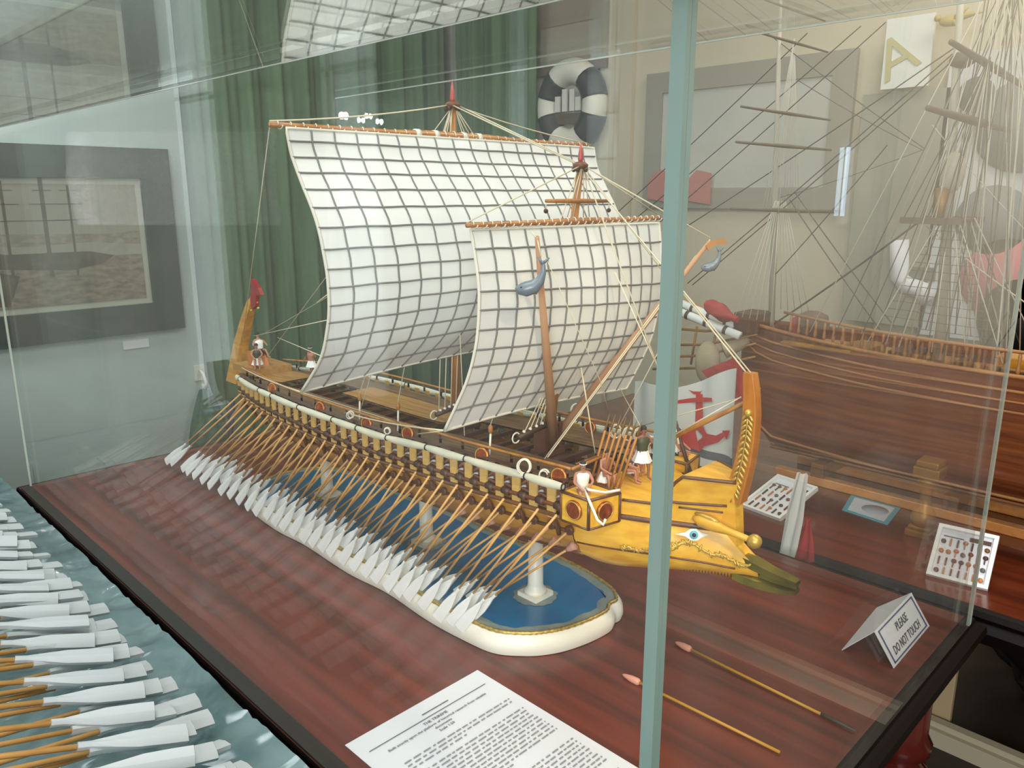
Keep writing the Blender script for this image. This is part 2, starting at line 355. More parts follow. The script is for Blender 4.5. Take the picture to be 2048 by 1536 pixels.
for u, h, k in ((.345, .90, .0035), (.425, .96, .0065), (.54, .93, .0045), (.66, .88, .003)):
    mb = MB(); wallbox(mb, u - k, .125 + ih * .22, u + k, .125 + ih * h, .0127, .0131)
    for hh, l in ((.86, .030), (.76, .045), (.64, .060)):
        if hh < h: wallbox(mb, u - l, .125 + ih * hh, u + l * .9, .125 + ih * hh + .0022, .0127, .0131)
    mb.build('mast_print', M_SEPD, t)
MB().box((XL + .013, PT.y - wdt + .105, PB.z + .105), (XL + .016, PT.y - .105, PB.z + ht - .105)).build('glazing', G_TOP, t)
a = PX(245, 683, XL); b = PX(298, 693, XL)
tag(MB().box((XL, a.y, b.z), (XL + .004, b.y, a.z)).build('caption_label', M_PAPER, None, (XL, a.y, b.z)), 'small white caption label under the framed photograph', 'label')
# hook with green cloth by the wall end
hk = PX(398, 745, XL); t = thing('wall_hook', 'white metal wall hook holding a gathered green curtain', 'hook', hk)
MB().box(hk + Vector((0, -.02, -.03)), hk + Vector((.008, .02, .03))).build('plate', M_WFRAME, t)
MB().tube([hk + Vector((.008, 0, .01)), hk + Vector((.04, 0, .0)), hk + Vector((.055, 0, -.03)), hk + Vector((.045, 0, -.055)), hk + Vector((.025, 0, -.045))], .006, 8).build('hook_arm', M_WFRAME, t)
M_TEAL = mat('teal_cloth', (44, 92, 74), .7, c2=(34, 76, 62), scale=10)
base = hk + Vector((.04, .0, -.06)); rows = []
for j in range(10):
    v = j / 9; rr = .02 + .055 * math.sin(min(1, v * 1.6) * 1.57); row = []
    for i in range(28):
        an = 6.2832 * i / 28; q = rr * (1 + .18 * math.sin(an * 7 + v)); row.append(base + Vector((q * .55 * math.cos(an), q * math.sin(an), -v * .42)))
    rows.append(row)
tag(MB().grid(rows, close=True).add(rows[-1], [tuple(range(28))]).add(rows[0], [tuple(range(28))]).build('gathered_curtain', M_TEAL, None, base), 'gathered dark teal curtain tail hanging from the white wall hook', 'curtain')

# ---- back wall pictures, right half
def wallpanel(name, label, cat, px0, py0, px1, py1, Y, fr, mats, th=.02):
    a = PY(px0, py0, Y); b = PY(px1, py1, Y); x0, x1 = sorted((a.x, b.x)); z0, z1 = sorted((a.z, b.z))
    t = thing(name, label, cat, (x0, Y, z0)); mb = MB()
    if fr:
        for p, q in (((x0, z0), (x1, z0 + fr)), ((x0, z1 - fr), (x1, z1)), ((x0, z0 + fr), (x0 + fr, z1 - fr)), ((x1 - fr, z0 + fr), (x1, z1 - fr))):
            mb.box((p[0], Y - th, p[1]), (q[0], Y, q[1]))
        mb.build('frame', mats[0], t)
    MB().box((x0 + fr, Y - th * .6, z0 + fr), (x1 - fr, Y - .001, z1 - fr)).build('sheet', mats[1], t)
    return t, x0, x1, z0, z1
M_GFR = mat('grey_frame', (148, 144, 132), .6); M_GSH = mat('pale_print', (190, 190, 182), .6, c2=(178, 178, 170), scale=3)
t, x0, x1, z0, z1 = wallpanel('large_framed_print', 'large grey framed pale print behind the tall ship foremast', 'picture', 1300, 150, 1690, 420, YB - .002, .075, [M_GFR, M_GSH])
for k, (px, py, s_) in enumerate(((1322, 372, .06), (1398, 374, .055))):
    q = PY(px, py, YB - .025)
    f = tag(MB().prism([(-s_, -.05), (s_, -.065), (s_ * .9, .05), (-s_ * .2, .062), (-s_, .02)], .006, frameM(q, (1, 0, 0), (0, 0, 1)) ).build('red_pennant', mat('faded_red_cloth', (186, 118, 110), .8), None, q),
            ['small faded red pennant pinned left on the large print frame', 'larger faded red pennant pinned beside the glass corner edge'][k], 'flag')
t, x0, x1, z0, z1 = wallpanel('letter_sign', 'white hanging sign with a single yellow letter', 'sign', 1778, 40, 1858, 172, YB - .05, 0, [M_PAPER, mat('sign_white', (222, 224, 220), .7)])
lp_ = PY(1806, 146, YB - .064); text('A', 'letter', .17, mat('dull_yellow', (186, 176, 124), .6), t, frameM(lp_ - t.location, (.90, 0, .43), (-.43, 0, .90)), shear=0, extr=.001)
M_OLIVE = mat('olive_print', (154, 156, 142), .7, c2=(140, 142, 130), scale=3)
t, x0, x1, z0, z1 = wallpanel('olive_poster', 'olive grey poster with a white curved figure behind the ship masts', 'poster', 1730, 190, 1846, 655, YB - .03, 0, [M_OLIVE, M_OLIVE])
q = lambda px, py: PY(px, py, YB - .046)
MB().tube([q(1800, 480), q(1800, 555), q(1815, 570), q(1845, 580), q(1862, 600)], .03, 6).build('white_figure', M_PAPER, t)
MB().box(q(1812, 560), q(1872, 536) + Vector((0, .01, 0))).build('dark_bar', mat('grey_bar', (110, 112, 104), .7), t)
t, x0, x1, z0, z1 = wallpanel('white_poster', 'white poster with grey discs and pink patches at the right edge', 'poster', 1905, 110, 2130, 700, YB - .03, 0, [M_PAPER, mat('poster_white', (200, 204, 208), .7)])
M_GREYP = mat('poster_grey', (120, 126, 130), .7); M_PINKP = mat('poster_pink', (196, 112, 120), .7)
for px, py, r_, m_ in ((1985, 440, .10, M_GREYP), (2010, 560, .12, M_PINKP), (2050, 250, .13, M_GREYP), (1952, 190, .05, M_INK), (2045, 640, .12, M_BLACK)):
    cc = PY(px, py, YB - .046)
    MB().lathe([(.0001, 0), (r_, 0), (r_, .004), (.0001, .004)], cc, 20, M=Matrix.Rotation(R(90), 4, 'X')).build('printed_disc', m_, t)
MB().box(q(1925, 520), q(2060, 552) + Vector((0, .012, 0))).build('grey_band', M_GREYP, t)
gt = thing('gilt_bird_ornament', 'small gilt bird shaped ornament above the white sign', 'ornament', (PY(1900, 42, YB - .09)))
M_GILTP = mat('dull_gilt_paint', (176, 156, 84), .7)
g = (PY(1900, 42, YB - .09))
mb = MB().ball(g + Vector((0, 0, 0)), .020, 10, 7, sc3=(1.5, .6, .8)).ball(g + Vector((-.034, 0, .012)), .010, 8, 6); mb.build('body', M_GILTP, gt)
for sx_, sz_ in ((.03, .03), (.055, .012), (.02, -.03)): MB().tube([g + Vector((.01, 0, 0)), g + Vector((sx_ * .9, -.006, sz_ * .4 + .004)), g + Vector((sx_ * 1.5, 0, sz_))], [.010, .008, .002], 8).build('feather', M_GILTP, gt)
# ------------------------------------------------------------------ table with the glass case
TX0, TX1, TY0, TY1 = -1.90, -.277, .381, 1.245
tb = thing('display_table', 'polished dark mahogany table carrying the glass case', 'table', (TX0, TY0, FZ))
MB().box((TX0, TY0, -.03), (TX1, TY1, 0)).build('table_top', M_MAHOG, tb)
def moulding(mb, x0, x1, y0, y1):
    prof = [(0, -.0005), (.006, .0), (.012, -.004), (.014, -.010), (.019, -.013), (.026, -.018), (.028, -.028), (.022, -.04), (.010, -.048), (0, -.05)]
    cs = []
    for d, z in prof:
        cs.append([Vector(p) for p in ((x0 - d, y0 - d * .2, z), (x1 + d, y0 - d * .2, z), (x1 + d, y1 + d, z), (x0 - d, y1 + d, z))])
    mb.grid(cs, sm=False, close=True)
    mb.add(cs[-1], [(0, 1, 2, 3)])
mb = MB(); moulding(mb, TX0, TX1, TY0, TY1); mb.build('edge_moulding', M_MOULD, tb)
MB().box((TX0 + .03, TY0 + .03, -.16), (TX1 - .03, TY1 - .03, -.045)).build('apron', M_LEG, tb)
lp = [(.022, 0), (.03, .02), (.018, .05), (.03, .08), (.034, .12), (.026, .20), (.022, .30), (.028, .40), (.036, .47), (.030, .50), (.040, .515), (.040, .530), (.028, .545), (.040, .560), (.042, .575), (.034, .59), (.034, .72)]
for lx in (TX0 + .09, TX1 - .035):
    for ly in (TY0 + .09, TY1 - .10):
        MB().lathe(lp, (lx, ly, FZ), 18).build('leg', M_LEG, tb)
# case
GX0, GX1, GY0, GY1, GZ = -1.885, -.262, .398, 1.226, .868
gc = thing('glass_case', 'tall frameless glass case standing on the mahogany table over the oared ship', 'display case', (GX0, GY0, 0.0))
th = .010
def pane(a, b, name='pane', m=G_CASE, par=gc): return MB().box(a, b).build(name, m, par)
pane((GX0, GY0, .001), (GX1 - th, GY0 + th, GZ), 'pane', G_FRONT)
pane((GX1 - th, GY0 + th, .001), (GX1, GY1 - th, GZ))
pane((GX0, GY1 - th, .001), (GX1, GY1, GZ))
pane((GX0, GY0 + th, .001), (GX0 + th, GY1 - th, GZ))
pane((GX0, GY0, GZ), (GX1, GY1, GZ + th), 'top_pane', G_TOP)
e = .0095
MB().box((GX1 - th, GY0, .001), (GX1, GY0 + th * .45, GZ)).box((GX1 - th * .45, GY0 + th * .5, .001), (GX1, GY0 + th, GZ)).build('polished_corner_edge', M_EDGE, gc)
M_THINEDGE = mat('pale_glass_edge', (196, 206, 196), .2, coat=.5)
MB().box((GX1 - .004, GY1 - th, .001), (GX1, GY1, GZ)).build('rear_corner_edge', M_THINEDGE, gc)
MB().box((GX0, GY0, .001), (GX0 + .004, GY0 + .004, GZ)).build('left_corner_edge', M_THINEDGE, gc)
for a, b in (((GX0, GY0, GZ - .002), (GX1, GY0 + .003, GZ + th)), ((GX0, GY1 - .003, GZ - .001), (GX1, GY1, GZ + .002))):
    MB().box(a, b).build('top_edge', M_THINEDGE, gc)
MB().box((GX0, TY0 + .0005, .0), (GX1, GY0 + .003, .004)).build('bottom_edge', mat('case_bead', (40, 36, 32), .4), gc)

# neighbouring case at the camera side, whose lid mirrors the sail
FX0, FX1, FY0, FY1, FGZ = -2.3, -.12, -.62, .372, .731
ft = thing('side_table', 'dark table under the teal sea diorama at lower left', 'table', (FX0, FY0, FZ))
MB().box((FX0, FY0, -.05), (FX1, FY1, -.012)).build('table_top', M_MOULD, ft)
for lx in (FX0 + .06, FX1 - .06):
    for ly in (FY0 + .06, FY1 - .06): MB().lathe(lp[:-1] + [(.034, .70)], (lx, ly, FZ), 14).build('leg', M_LEG, ft)
fc = thing('glass_case', 'low glass case over the teal sea diorama, lid edge slanting across top left', 'display case', (FX0, FY0, -.012))
MB().box((FX0, FY0, FGZ), (FX1, FY1, FGZ + .008)).build('lid_pane', G_TOP, fc)
MB().box((FX0, FY1, FGZ - .0005), (FX1, FY1 + .0015, FGZ + .0035)).build('lid_edge', M_THINEDGE, fc)
pane((FX0, FY0, -.012), (FX0 + .008, FY1, FGZ), 'pane', G_TOP, fc)
pane((FX0 + .008, FY0, -.012), (FX1, FY0 + .008, FGZ), 'pane', G_TOP, fc)
# teal sea
M_SEA = mat('teal_resin_sea', (84, 112, 116), .16, coat=.4, c2=(120, 146, 148), scale=9, detail=6)
n = M_SEA.node_tree; b_ = n.nodes['Principled BSDF']
tc = n.nodes.new('ShaderNodeTexCoord'); no = n.nodes.new('ShaderNodeTexNoise'); no.inputs['Scale'].default_value = 9; no.inputs['Detail'].default_value = 2; no.inputs['Distortion'].default_value = 1.5
n.links.new(tc.outputs['Object'], no.inputs[0]); bp = n.nodes.new('ShaderNodeBump'); bp.inputs['Strength'].default_value = .5; bp.inputs['Distance'].default_value = .012
n.links.new(no.outputs[0], bp.inputs['Height']); n.links.new(bp.outputs[0], b_.inputs['Normal'])
from mathutils import noise
rows = []
nx, ny = 150, 70
for j in range(ny + 1):
    y = lerp(FY0 + .05, FY1 - .001, j / ny); row = []
    for i in range(nx + 1):
        x = lerp(FX0 + .05, -.45, i / nx); q = noise.noise(Vector((x * 9, y * 9, 0))); r_ = noise.noise(Vector((x * 16 + 2 * q, y * 16, 3)))
        row.append(Vector((x, y, -.004 + .010 * (1 - abs(r_) * 2) ** 3 * .6 + .004 * q)))
    rows.append(row)
sea = MB().grid(rows); bl = [Vector((p.x, p.y, -.012)) for p in rows[0]]
sea.grid([rows[-1], [Vector((p.x, p.y, -.012)) for p in rows[-1]]]).grid([rows[0], bl])
tag(sea.build('sea_diorama', M_SEA, None, (FX0, FY0, -.012)), 'teal rippled resin sea base under white oar blades at lower left', 'diorama')

# ------------------------------------------------------------------ oars shared by both ships
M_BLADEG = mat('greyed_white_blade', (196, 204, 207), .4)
def oar_meshes(prefix, L, bl, bw, r, mw=None):
    mb = MB(); mb.tube([(0, 0, 0), (0, 0, L - bl * .97)], r, 6)
    sh = mb.mesh(prefix, M_OAR)
    mb = MB(); prof = [(0, .1), (.12, .22), (.32, .62), (.52, .92), (.8, 1.0), (1.0, 1.0)]
    vs = []
    for t, wq in prof:
        z = L - bl + bl * t; hw = max(bw / 2 * wq, r * 1.1); tk = lerp(r * 1.15, r * .75, min(1, t * 2.2))
        vs += [Vector((-hw, -tk, z)), Vector((0, -tk * 1.7, z)), Vector((hw, -tk, z)), Vector((hw, tk, z)), Vector((0, tk * 1.7, z)), Vector((-hw, tk, z))]
    fs = []
    for i in range(len(prof) - 1):
        for k in range(6): fs.append((i * 6 + k, i * 6 + (k + 1) % 6, (i + 1) * 6 + (k + 1) % 6, (i + 1) * 6 + k))
    fs.append((5, 4, 3, 2, 1, 0)); mb.add(vs, fs, 0)
    o = (len(prof) - 1) * 6; mb.add([vs[o + k] + Vector((0, 0, .0002)) for k in range(6)], [(0, 1, 2, 3, 4, 5)], 1)
    return sh, mb.mesh(prefix + '_blade', [mw or M_BLADE, M_BLADETIP])
def place_oar(sh, blm, L, hole, tip, parent, flat=(.55, -.65, .5), roll=0):
    o = root_loc(parent); h = Vector(hole); t = Vector(tip); z = (t - h).normalized()
    x = z.cross(Vector(flat)).normalized(); y = z.cross(x)
    if roll: q = Matrix.Rotation(roll, 3, z); x = q @ x; y = q @ y
    M = Matrix((x, y, z)).transposed().to_4x4() @ Matrix.Diagonal((1, 1, (t - h).length / L, 1)); M.translation = h - o
    ob = inst('oar', sh, parent, M); inst('blade', blm, ob); return ob

# foreground ship: only its starboard flank and oars reach into view
HX0, HX1, HY = -2.15, -.62, -.16
fs_ = thing('oared_ship_model', 'second oared ship model whose white blades fan over the teal sea at lower left', 'ship model', (-1.3, HY, 0))
rows = []
for i in range(25):
    u = i / 24; x = lerp(HX0, HX1, u); hb = .10 * max(.03, math.sin(math.pi * lerp(.04, .96, u))) ** .6; row = []
    for a in range(9):
        t = a / 8 * math.pi; row.append(Vector((x, HY + hb * math.cos(t), .12 + .04 * abs(u - .5) ** 2 * 4 - (.112) * max(0, math.sin(t)) ** .7)))
    rows.append(row)
hull_ = MB().grid(rows); hull_.build('hull', M_OCHRE, fs_)
MB().grid([[r[0], r[-1]] for r in rows], sm=False).build('deck', M_DECK, fs_)
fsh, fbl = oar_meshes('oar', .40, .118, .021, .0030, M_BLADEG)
i = 0; x = -1.86
while x < -.60:
    for k in range(3):
        j = rnd.uniform(-1, 1)
        tip = (x + k * .0140 + j * .006, .318 - .022 * k + rnd.uniform(-.008, .008), .018 + .012 * k + rnd.uniform(0, .005))
        hole = (tip[0] + .070 - .060 * k + rnd.uniform(-.02, .02), HY + .09, .125 + .012 * k)
        place_oar(fsh, fbl, .40, hole, tip, fs_, flat=(.25, -.5, .8), roll=rnd.uniform(-.35, .35))
    x += .052

# ------------------------------------------------------------------ plaster stand with the painted sea
YC = .79
st = thing('display_stand', 'white plaster stand with a painted blue sea top and gold cord rim', 'stand', (-1.05, YC, 0))
def outline():
    pts = []
    prof = [(-.634, .0), (-.632, .040), (-.641, .060), (-.642, .078), (-.666, .100), (-.71, .114), (-.76, .122), (-.84, .125), (-.95, .118), (-1.05, .124), (-1.2, .118), (-1.3, .122), (-1.42, .11), (-1.48, .075), (-1.50, .0)]
    up = [(x, y) for x, y in prof]; dn = [(x - .004 * math.sin(i), -y) for i, (x, y) in enumerate([(-.634, .0), (-.640, .040), (-.652, .066), (-.672, .088)] + prof[5:])][::-1]
    lp_ = up + dn[1:-1]
    n = len(lp_)
    for i in range(n):
        p0, p1, p2, p3 = (Vector((*lp_[(i + k - 1) % n], 0)) for k in range(4))
        for s in range(7):
            t = s / 7; pts.append(.5 * ((2 * p1) + (p2 - p0) * t + (2 * p0 - 5 * p1 + 4 * p2 - p3) * t * t + (3 * p1 - p0 - 3 * p2 + p3) * t ** 3))
    return pts
ol = outline(); ce = Vector((-1.05, 0, 0))
def olp(off, z, wob=0):
    r = []
    n = len(ol)
    for i, p in enumerate(ol):
        nn = (ol[(i + 1) % n] - ol[i - 1]).normalized(); nn = Vector((nn.y, -nn.x, 0))
        if nn.dot(p - ce) < 0: nn = -nn
        r.append(p + nn * (off + wob * noise.noise(p * 40)) + Vector((0, YC, z)))
    return r
rings = [olp(.004, 0.001), olp(.007, .010), olp(.006, .020), olp(.001, .028), olp(-.004, .030)]
mb = MB().grid(rings, close=True); mb.add(rings[-1], [tuple(range(len(ol)))]); mb.build('plaster_base', M_PLASTER, st, bevel=0)
MB().add(olp(-.006, .0312), [tuple(range(len(ol)))]).build('shore_paint', M_SHORE, st)
MB().add(olp(-.020, .0316, .007), [tuple(range(len(ol)))]).build('sea_paint', M_BLUE, st)
MB().tube(olp(-.004, .0316), [.0022 + .0009 * (i % 2) for i in range(len(ol))], 6, closed=True).build('gold_cord', mat('gold_cord', (160, 132, 60), .4, .5, c2=(206, 180, 104), scale=220), st)
colx = (-.74, -1.0, -1.315)
for cx_ in colx:
    cc = Vector((cx_, YC, .032)); patch = [cc + Vector((math.cos(a) * (.033 + .006 * noise.noise(Vector((math.cos(a) * 3, math.sin(a) * 3, cx_)))), math.sin(a) * (.033 + .006 * noise.noise(Vector((math.sin(a) * 4, cx_, math.cos(a) * 4)))), .0001)) for a in [6.2832 * i / 40 for i in range(40)]]
    MB().add(patch, [tuple(range(40))]).build('column_patch', M_SHORE, st)
    mb = MB(); mb.box(cc + Vector((-.019, -.019, .0)), cc + Vector((.019, .019, .007)))
    mb.lathe([(.018, .007), (.017, .011), (.0125, .015), (.0118, .020), (.0110, .089)], cc, 18)
    mb.build('column', M_PLASTER, st)
# ------------------------------------------------------------------ the trireme model
tri = thing('oared_ship_model', 'wooden galley model with two square sails and rows of white oars', 'ship model', (-1.0, YC, .12))
def ho(x, w=.115, e=.045):
    t = min(1, max(0, (x + 1.6) / .45)); return e + (w - e) * (1 - (1 - t) ** 2)
ZRAIL = [(-1.56, .226), (-1.47, .221), (-1.2, .222), (-1.0, .2225), (-.9, .228), (-.75, .235), (-.6, .244)]
ZCANV = [(-1.56, .252), (-1.45, .256), (-1.3, .2615), (-1.05, .2625), (-.95, .264), (-.85, .271), (-.77, .274), (-.65, .279), (-.58, .2815)]
ZTOP = [(-1.56, .270), (-1.4, .278), (-1.0, .279), (-.88, .287), (-.78, .289), (-.68, .293), (-.59, .297)]
ZK = [(-1.62, .262), (-1.58, .21), (-1.52, .172), (-1.42, .142), (-1.3, .128), (-1.1, .122), (-.9, .124), (-.75, .131), (-.66, .137), (-.60, .145)]
zr = lambda x: smooth_interp(ZRAIL, x); zc = lambda x: smooth_interp(ZCANV, x); zt = lambda x: smooth_interp(ZTOP, x); zk = lambda x: smooth_interp(ZK, x)
def hb(x): # hull half breadth
    return .088 * min(1, max(.06, ((x + 1.625) / .36))) ** .55 if x < -1.26 else .088
sec = [(0, 0), (.30, .06), (.62, .20), (.86, .42), (.97, .68), (1.0, 1.0)]
def hull_row(x):
    k = zk(x); g = max(zr(x) - .004, k + .012); b = hb(x); r = []
    for f, h in sec[::-1]: r.append(Vector((x, YC - b * f, lerp(k, g, h))))
    for f, h in sec[1:]: r.append(Vector((x, YC + b * f, lerp(k, g, h))))
    return r
xs = [lerp(-1.615, -.60, i / 46) for i in range(47)]
# bow block: lofted between the last hull frame and the concave prow profile
PROW = [(.145, -.405), (.165, -.402), (.190, -.385), (.205, -.388), (.215, -.402), (.228, -.420), (.240, -.432), (.252, -.434), (.268, -.428), (.285, -.419), (.303, -.413), (.34, -.41)]
xp = lambda z: smooth_interp(PROW, z)
ZKB = [(0, .145), (.15, .148), (.35, .158), (.6, .172), (.85, .183), (1, .188)]
def bow_top(s): return .262 if s < .60 else lerp(.262, .302, min(1, (s - .60) / .08))
def bow_pt(s, f, side, out=0):
    k = smooth_interp(ZKB, s); g = bow_top(s); h = f; z = lerp(k, g, h)
    fr = interp([(0, 0.0), (.06, .42), (.2, .70), (.42, .88), (.68, .97), (1, 1)], h)
    x = lerp(-.60, xp(z), s); b = lerp(.088, .010, max(0, s) ** 1.25) * lerp(fr, 1, min(1, s * 1.2) * .35 if h > .02 else 0)
    return Vector((x, YC + side * (b + out), z))
hull = MB().grid([hull_row(x) for x in xs])
br = []
HS = [1, .84, .68, .54, .42, .3, .2, .12, .06, 0]
for i in range(29):
    s = i / 28; br.append([bow_pt(s, h, -1) for h in HS] + [bow_pt(s, h, 1) for h in HS[::-1][1:]])
hull_o = hull.build('hull', M_OCHRE, tri)
bow = MB().grid(br)
bow.grid([[r[0], r[-1]] for r in br], sm=False)
bow.add(br[-1], [tuple(range(len(br[-1])))])
bow_o = bow.build('bow', M_YELLOW, tri)
def proj(p):
    v = p - CAM; z = v.dot(FW); return 1024 + FPX * v.dot(RIGHT) / z, 768 - FPX * v.dot(UP) / z
BG = [(s_ / 90, h_ / 60) for s_ in range(91) for h_ in range(61)]
BP = [proj(bow_pt(s_, h_, -1, .001)) for s_, h_ in BG]
def bow_at(px, py):
    i = min(range(len(BG)), key=lambda i: (BP[i][0] - px) ** 2 + (BP[i][1] - py) ** 2); return BG[i]
def wale(name, pxs, r, m):
    sh_ = [bow_at(*p) for p in pxs]; n = len(sh_) - 1
    for sd in (-1, 1):
        pts = []
        for i in range(n * 6 + 1):
            k = min(int(i / 6), n - 1); t = i / 6 - k; s_ = lerp(sh_[k][0], sh_[k + 1][0], t); z_ = lerp(bow_pt(*sh_[k], sd).z, bow_pt(*sh_[k + 1], sd).z, t)
            kk = smooth_interp(ZKB, s_); h_ = (z_ - kk) / (bow_top(s_) - kk); pts.append(bow_pt(s_, min(1, max(0, h_)), sd, .0006))
        MB().tube(pts, r, 6).build(name, m, tri)
wale('wale', [(1245, 986), (1318, 997), (1356, 1006), (1459, 1015)], .0018, M_BROWN)
wale('wale', [(1356, 1015), (1400, 1019), (1450, 1027)], .0013, M_BROWN)
wale('wale', [(1215, 1029), (1312, 1044), (1432, 1057)], .0036, M_BROWN)
wale('wale', [(1154, 1084), (1318, 1111), (1470, 1139)], .0013, M_BROWN)
for sd in (-1, 1):
    pts = [bow_pt(lerp(.60, .985, i / 12), .995, sd, .001) for i in range(13)]
    MB().tube(pts, .0022, 6).build('prow_rail', M_BROWN, tri)
    # toothed keel band
    mb = MB()
    for i in range(56):
        s = i / 56; p = bow_pt(s, .015, sd, .0005); q = bow_pt(min(1, s + .5 / 56), .015, sd, .0005)
        mb.tube([p + Vector((0, 0, .003)), p - Vector((0, 0, .0055))], [.0034, .0014], 5)
    tag(mb.build('toothed_band', M_OCHRE, tri), kind='stuff')
# hull wales along the sides, keel
for sd in (-1, 1):
    for h, r_ in ((.62, .003), (.22, .0026)):
        MB().tube([Vector((x, YC + sd * (hb(x) * interp([(s[1], s[0]) for s in sec], h) + .0012), lerp(zk(x), zr(x), h))) for x in xs], r_, 5).build('wale', M_BROWN, tri)
MB().tube([Vector((x, YC, zk(x) - .002)) for x in xs] + [bow_pt(i / 10, 0, 1) for i in range(1, 11)], .0045, 6).build('keel', M_BROWN, tri)
# ram
mb = MB(); rr = []
for x, z0, z1, b in ((-.415, .181, .214, .010), (-.40, .180, .212, .0105), (-.385, .180, .209, .0095), (-.37, .181, .206, .0085), (-.352, .184, .204, .0075), (-.340, .187, .2025, .006)):
    zm = (z0 + z1) / 2; rr.append([Vector((x, YC + b * u, v)) for u, v in ((-1, z0), (-1, lerp(z0, z1, .3)), (-.45, zm - .002), (-.45, zm + .002), (-1, lerp(z0, z1, .7)), (-1, z1), (1, z1), (1, lerp(z0, z1, .7)), (.45, zm + .002), (.45, zm - .002), (1, lerp(z0, z1, .3)), (1, z0))])
mb.grid(rr, sm=False, close=True); mb.add(rr[-1], [tuple(range(12))]); mb.build('bronze_ram', M_BRONZE, tri)
# tall curved stem post with gold leaves
STEM = [PY(*p, YC) for p in ((1470, 1000), (1480, 965), (1492, 920), (1500, 870), (1504, 830), (1504, 790), (1502, 760), (1501, 745))]
mb = MB(); rows = []
for i, p in enumerate(STEM):
    t = i / (len(STEM) - 1); wv = lerp(.0115, .0060, t); d = lerp(.0085, .0065, t); rows.append([p + Vector((-wv, -d, 0)), p + Vector((wv, -d, 0)), p + Vector((wv, d, 0)), p + Vector((-wv, d, 0))])
mb.grid(rows, sm=False, close=True); mb.add(rows[-1], [(0, 1, 2, 3)])
mb.build('stem_post', mat('stem_wood', (196, 124, 40), .35, coat=.4, c2=(176, 104, 30), scale=9, stretch=(12, 12, 2)), tri, bevel=.0012)
mb = MB()
for i in range(15):
    t = .06 + i * .036; k = t * (len(STEM) - 1); a = int(k); p = STEM[a].lerp(STEM[min(a + 1, len(STEM) - 1)], k - a); u = (STEM[min(a + 1, len(STEM) - 1)] - STEM[a]).normalized()
    for sd in (-1, 1):
        M = Matrix.Translation(p + Vector((sd * .0040, -.0092, 0))) @ Matrix.Rotation(-sd * R(38), 4, 'Y')
        mb.ball((0, 0, 0), .0040, 8, 5, M=M @ Matrix.Diagonal((.45, .45, 1.25, 1)))
mb.tube([STEM[int(k)].lerp(STEM[int(k) + 1], k - int(k)) + Vector((0, -.0092, 0)) for k in [i * .3 for i in range(14)]], .0012, 5)
k = STEM[4] + Vector((0, -.009, .004)); mb.ball(k, .0046, 8, 6)
tag(mb.build('gold_leaf_branch', M_GOLD, tri), kind='stuff')
# proembolion horn with gold ball, eye, gold garland
for sd in (-1,):
    a = bow_pt(.84, .56, sd, .002); b = Vector((-.384, YC + sd * .022, .243))
    hn = MB().tube([a, a.lerp(b, .12), a.lerp(b, .35), a.lerp(b, .6), b], [.003, .0075, .0072, .0042, .0034], 10).build('horn', M_YELLOW, tri)
    MB().ball(b, .0085, 10, 7).build('gold_ball', M_GOLD, hn)
    MB().tube([a.lerp(b, t) + Vector((0, 0, .0066)) for t in (.03, .15, .3, .42)], [.002, .0034, .0034, .002], 8).build('gilding', M_GOLD, hn)
def bowface(s, h, sd=-1, out=.002):
    p = bow_pt(s, h, sd, out); ex = (bow_pt(s + .02, h, sd, out) - p).normalized(); ey = (bow_pt(s, h + .05, sd, out) - p).normalized(); return p, ex, ey
p, ex, ey = bowface(.80, .40); M = frameM(p, ex, ey)
shape = [(.85 * a_, .85 * b_) for a_, b_ in [(-.026, .001), (-.012, .0035), (-.004, .0085), (.004, .0085), (.011, .003), (.021, .0005), (.011, -.003), (.004, -.0078), (-.004, -.0078), (-.012, -.002)]]
ey_o = MB().prism(shape, .001, M).build('painted_eye', M_WHITE, tri)
MB().lathe([(.0001, 0), (.0050, 0), (.0050, .0016), (.0001, .0016)], (0, 0, 0), 16, M=M).build('iris', mat('iris_teal', (110, 196, 210), .3), ey_o)
MB().lathe([(.0001, 0), (.0024, 0), (.0024, .0022), (.0001, .0022)], (.0004, 0, 0), 12, M=M).build('pupil', M_NAVY, ey_o)
mb = MB()
for i in range(64):
    s = lerp(.30, .97, i / 63); h = .40 + .02 * math.sin(i * .5) - .26 * max(0, (s - .62) / .35); h = max(h, .16)
    p, ex, ey = bowface(s, h, out=.001); M = frameM(p, ex, ey) @ Matrix.Rotation(rnd.uniform(-1.2, 1.2), 4, 'Z')
    mb.ball((0, 0, 0), .0042, 6, 4, M=M @ Matrix.Diagonal((1.3, .42, .4, 1)))
tag(mb.build('gold_garland', M_GOLD, tri), kind='stuff')

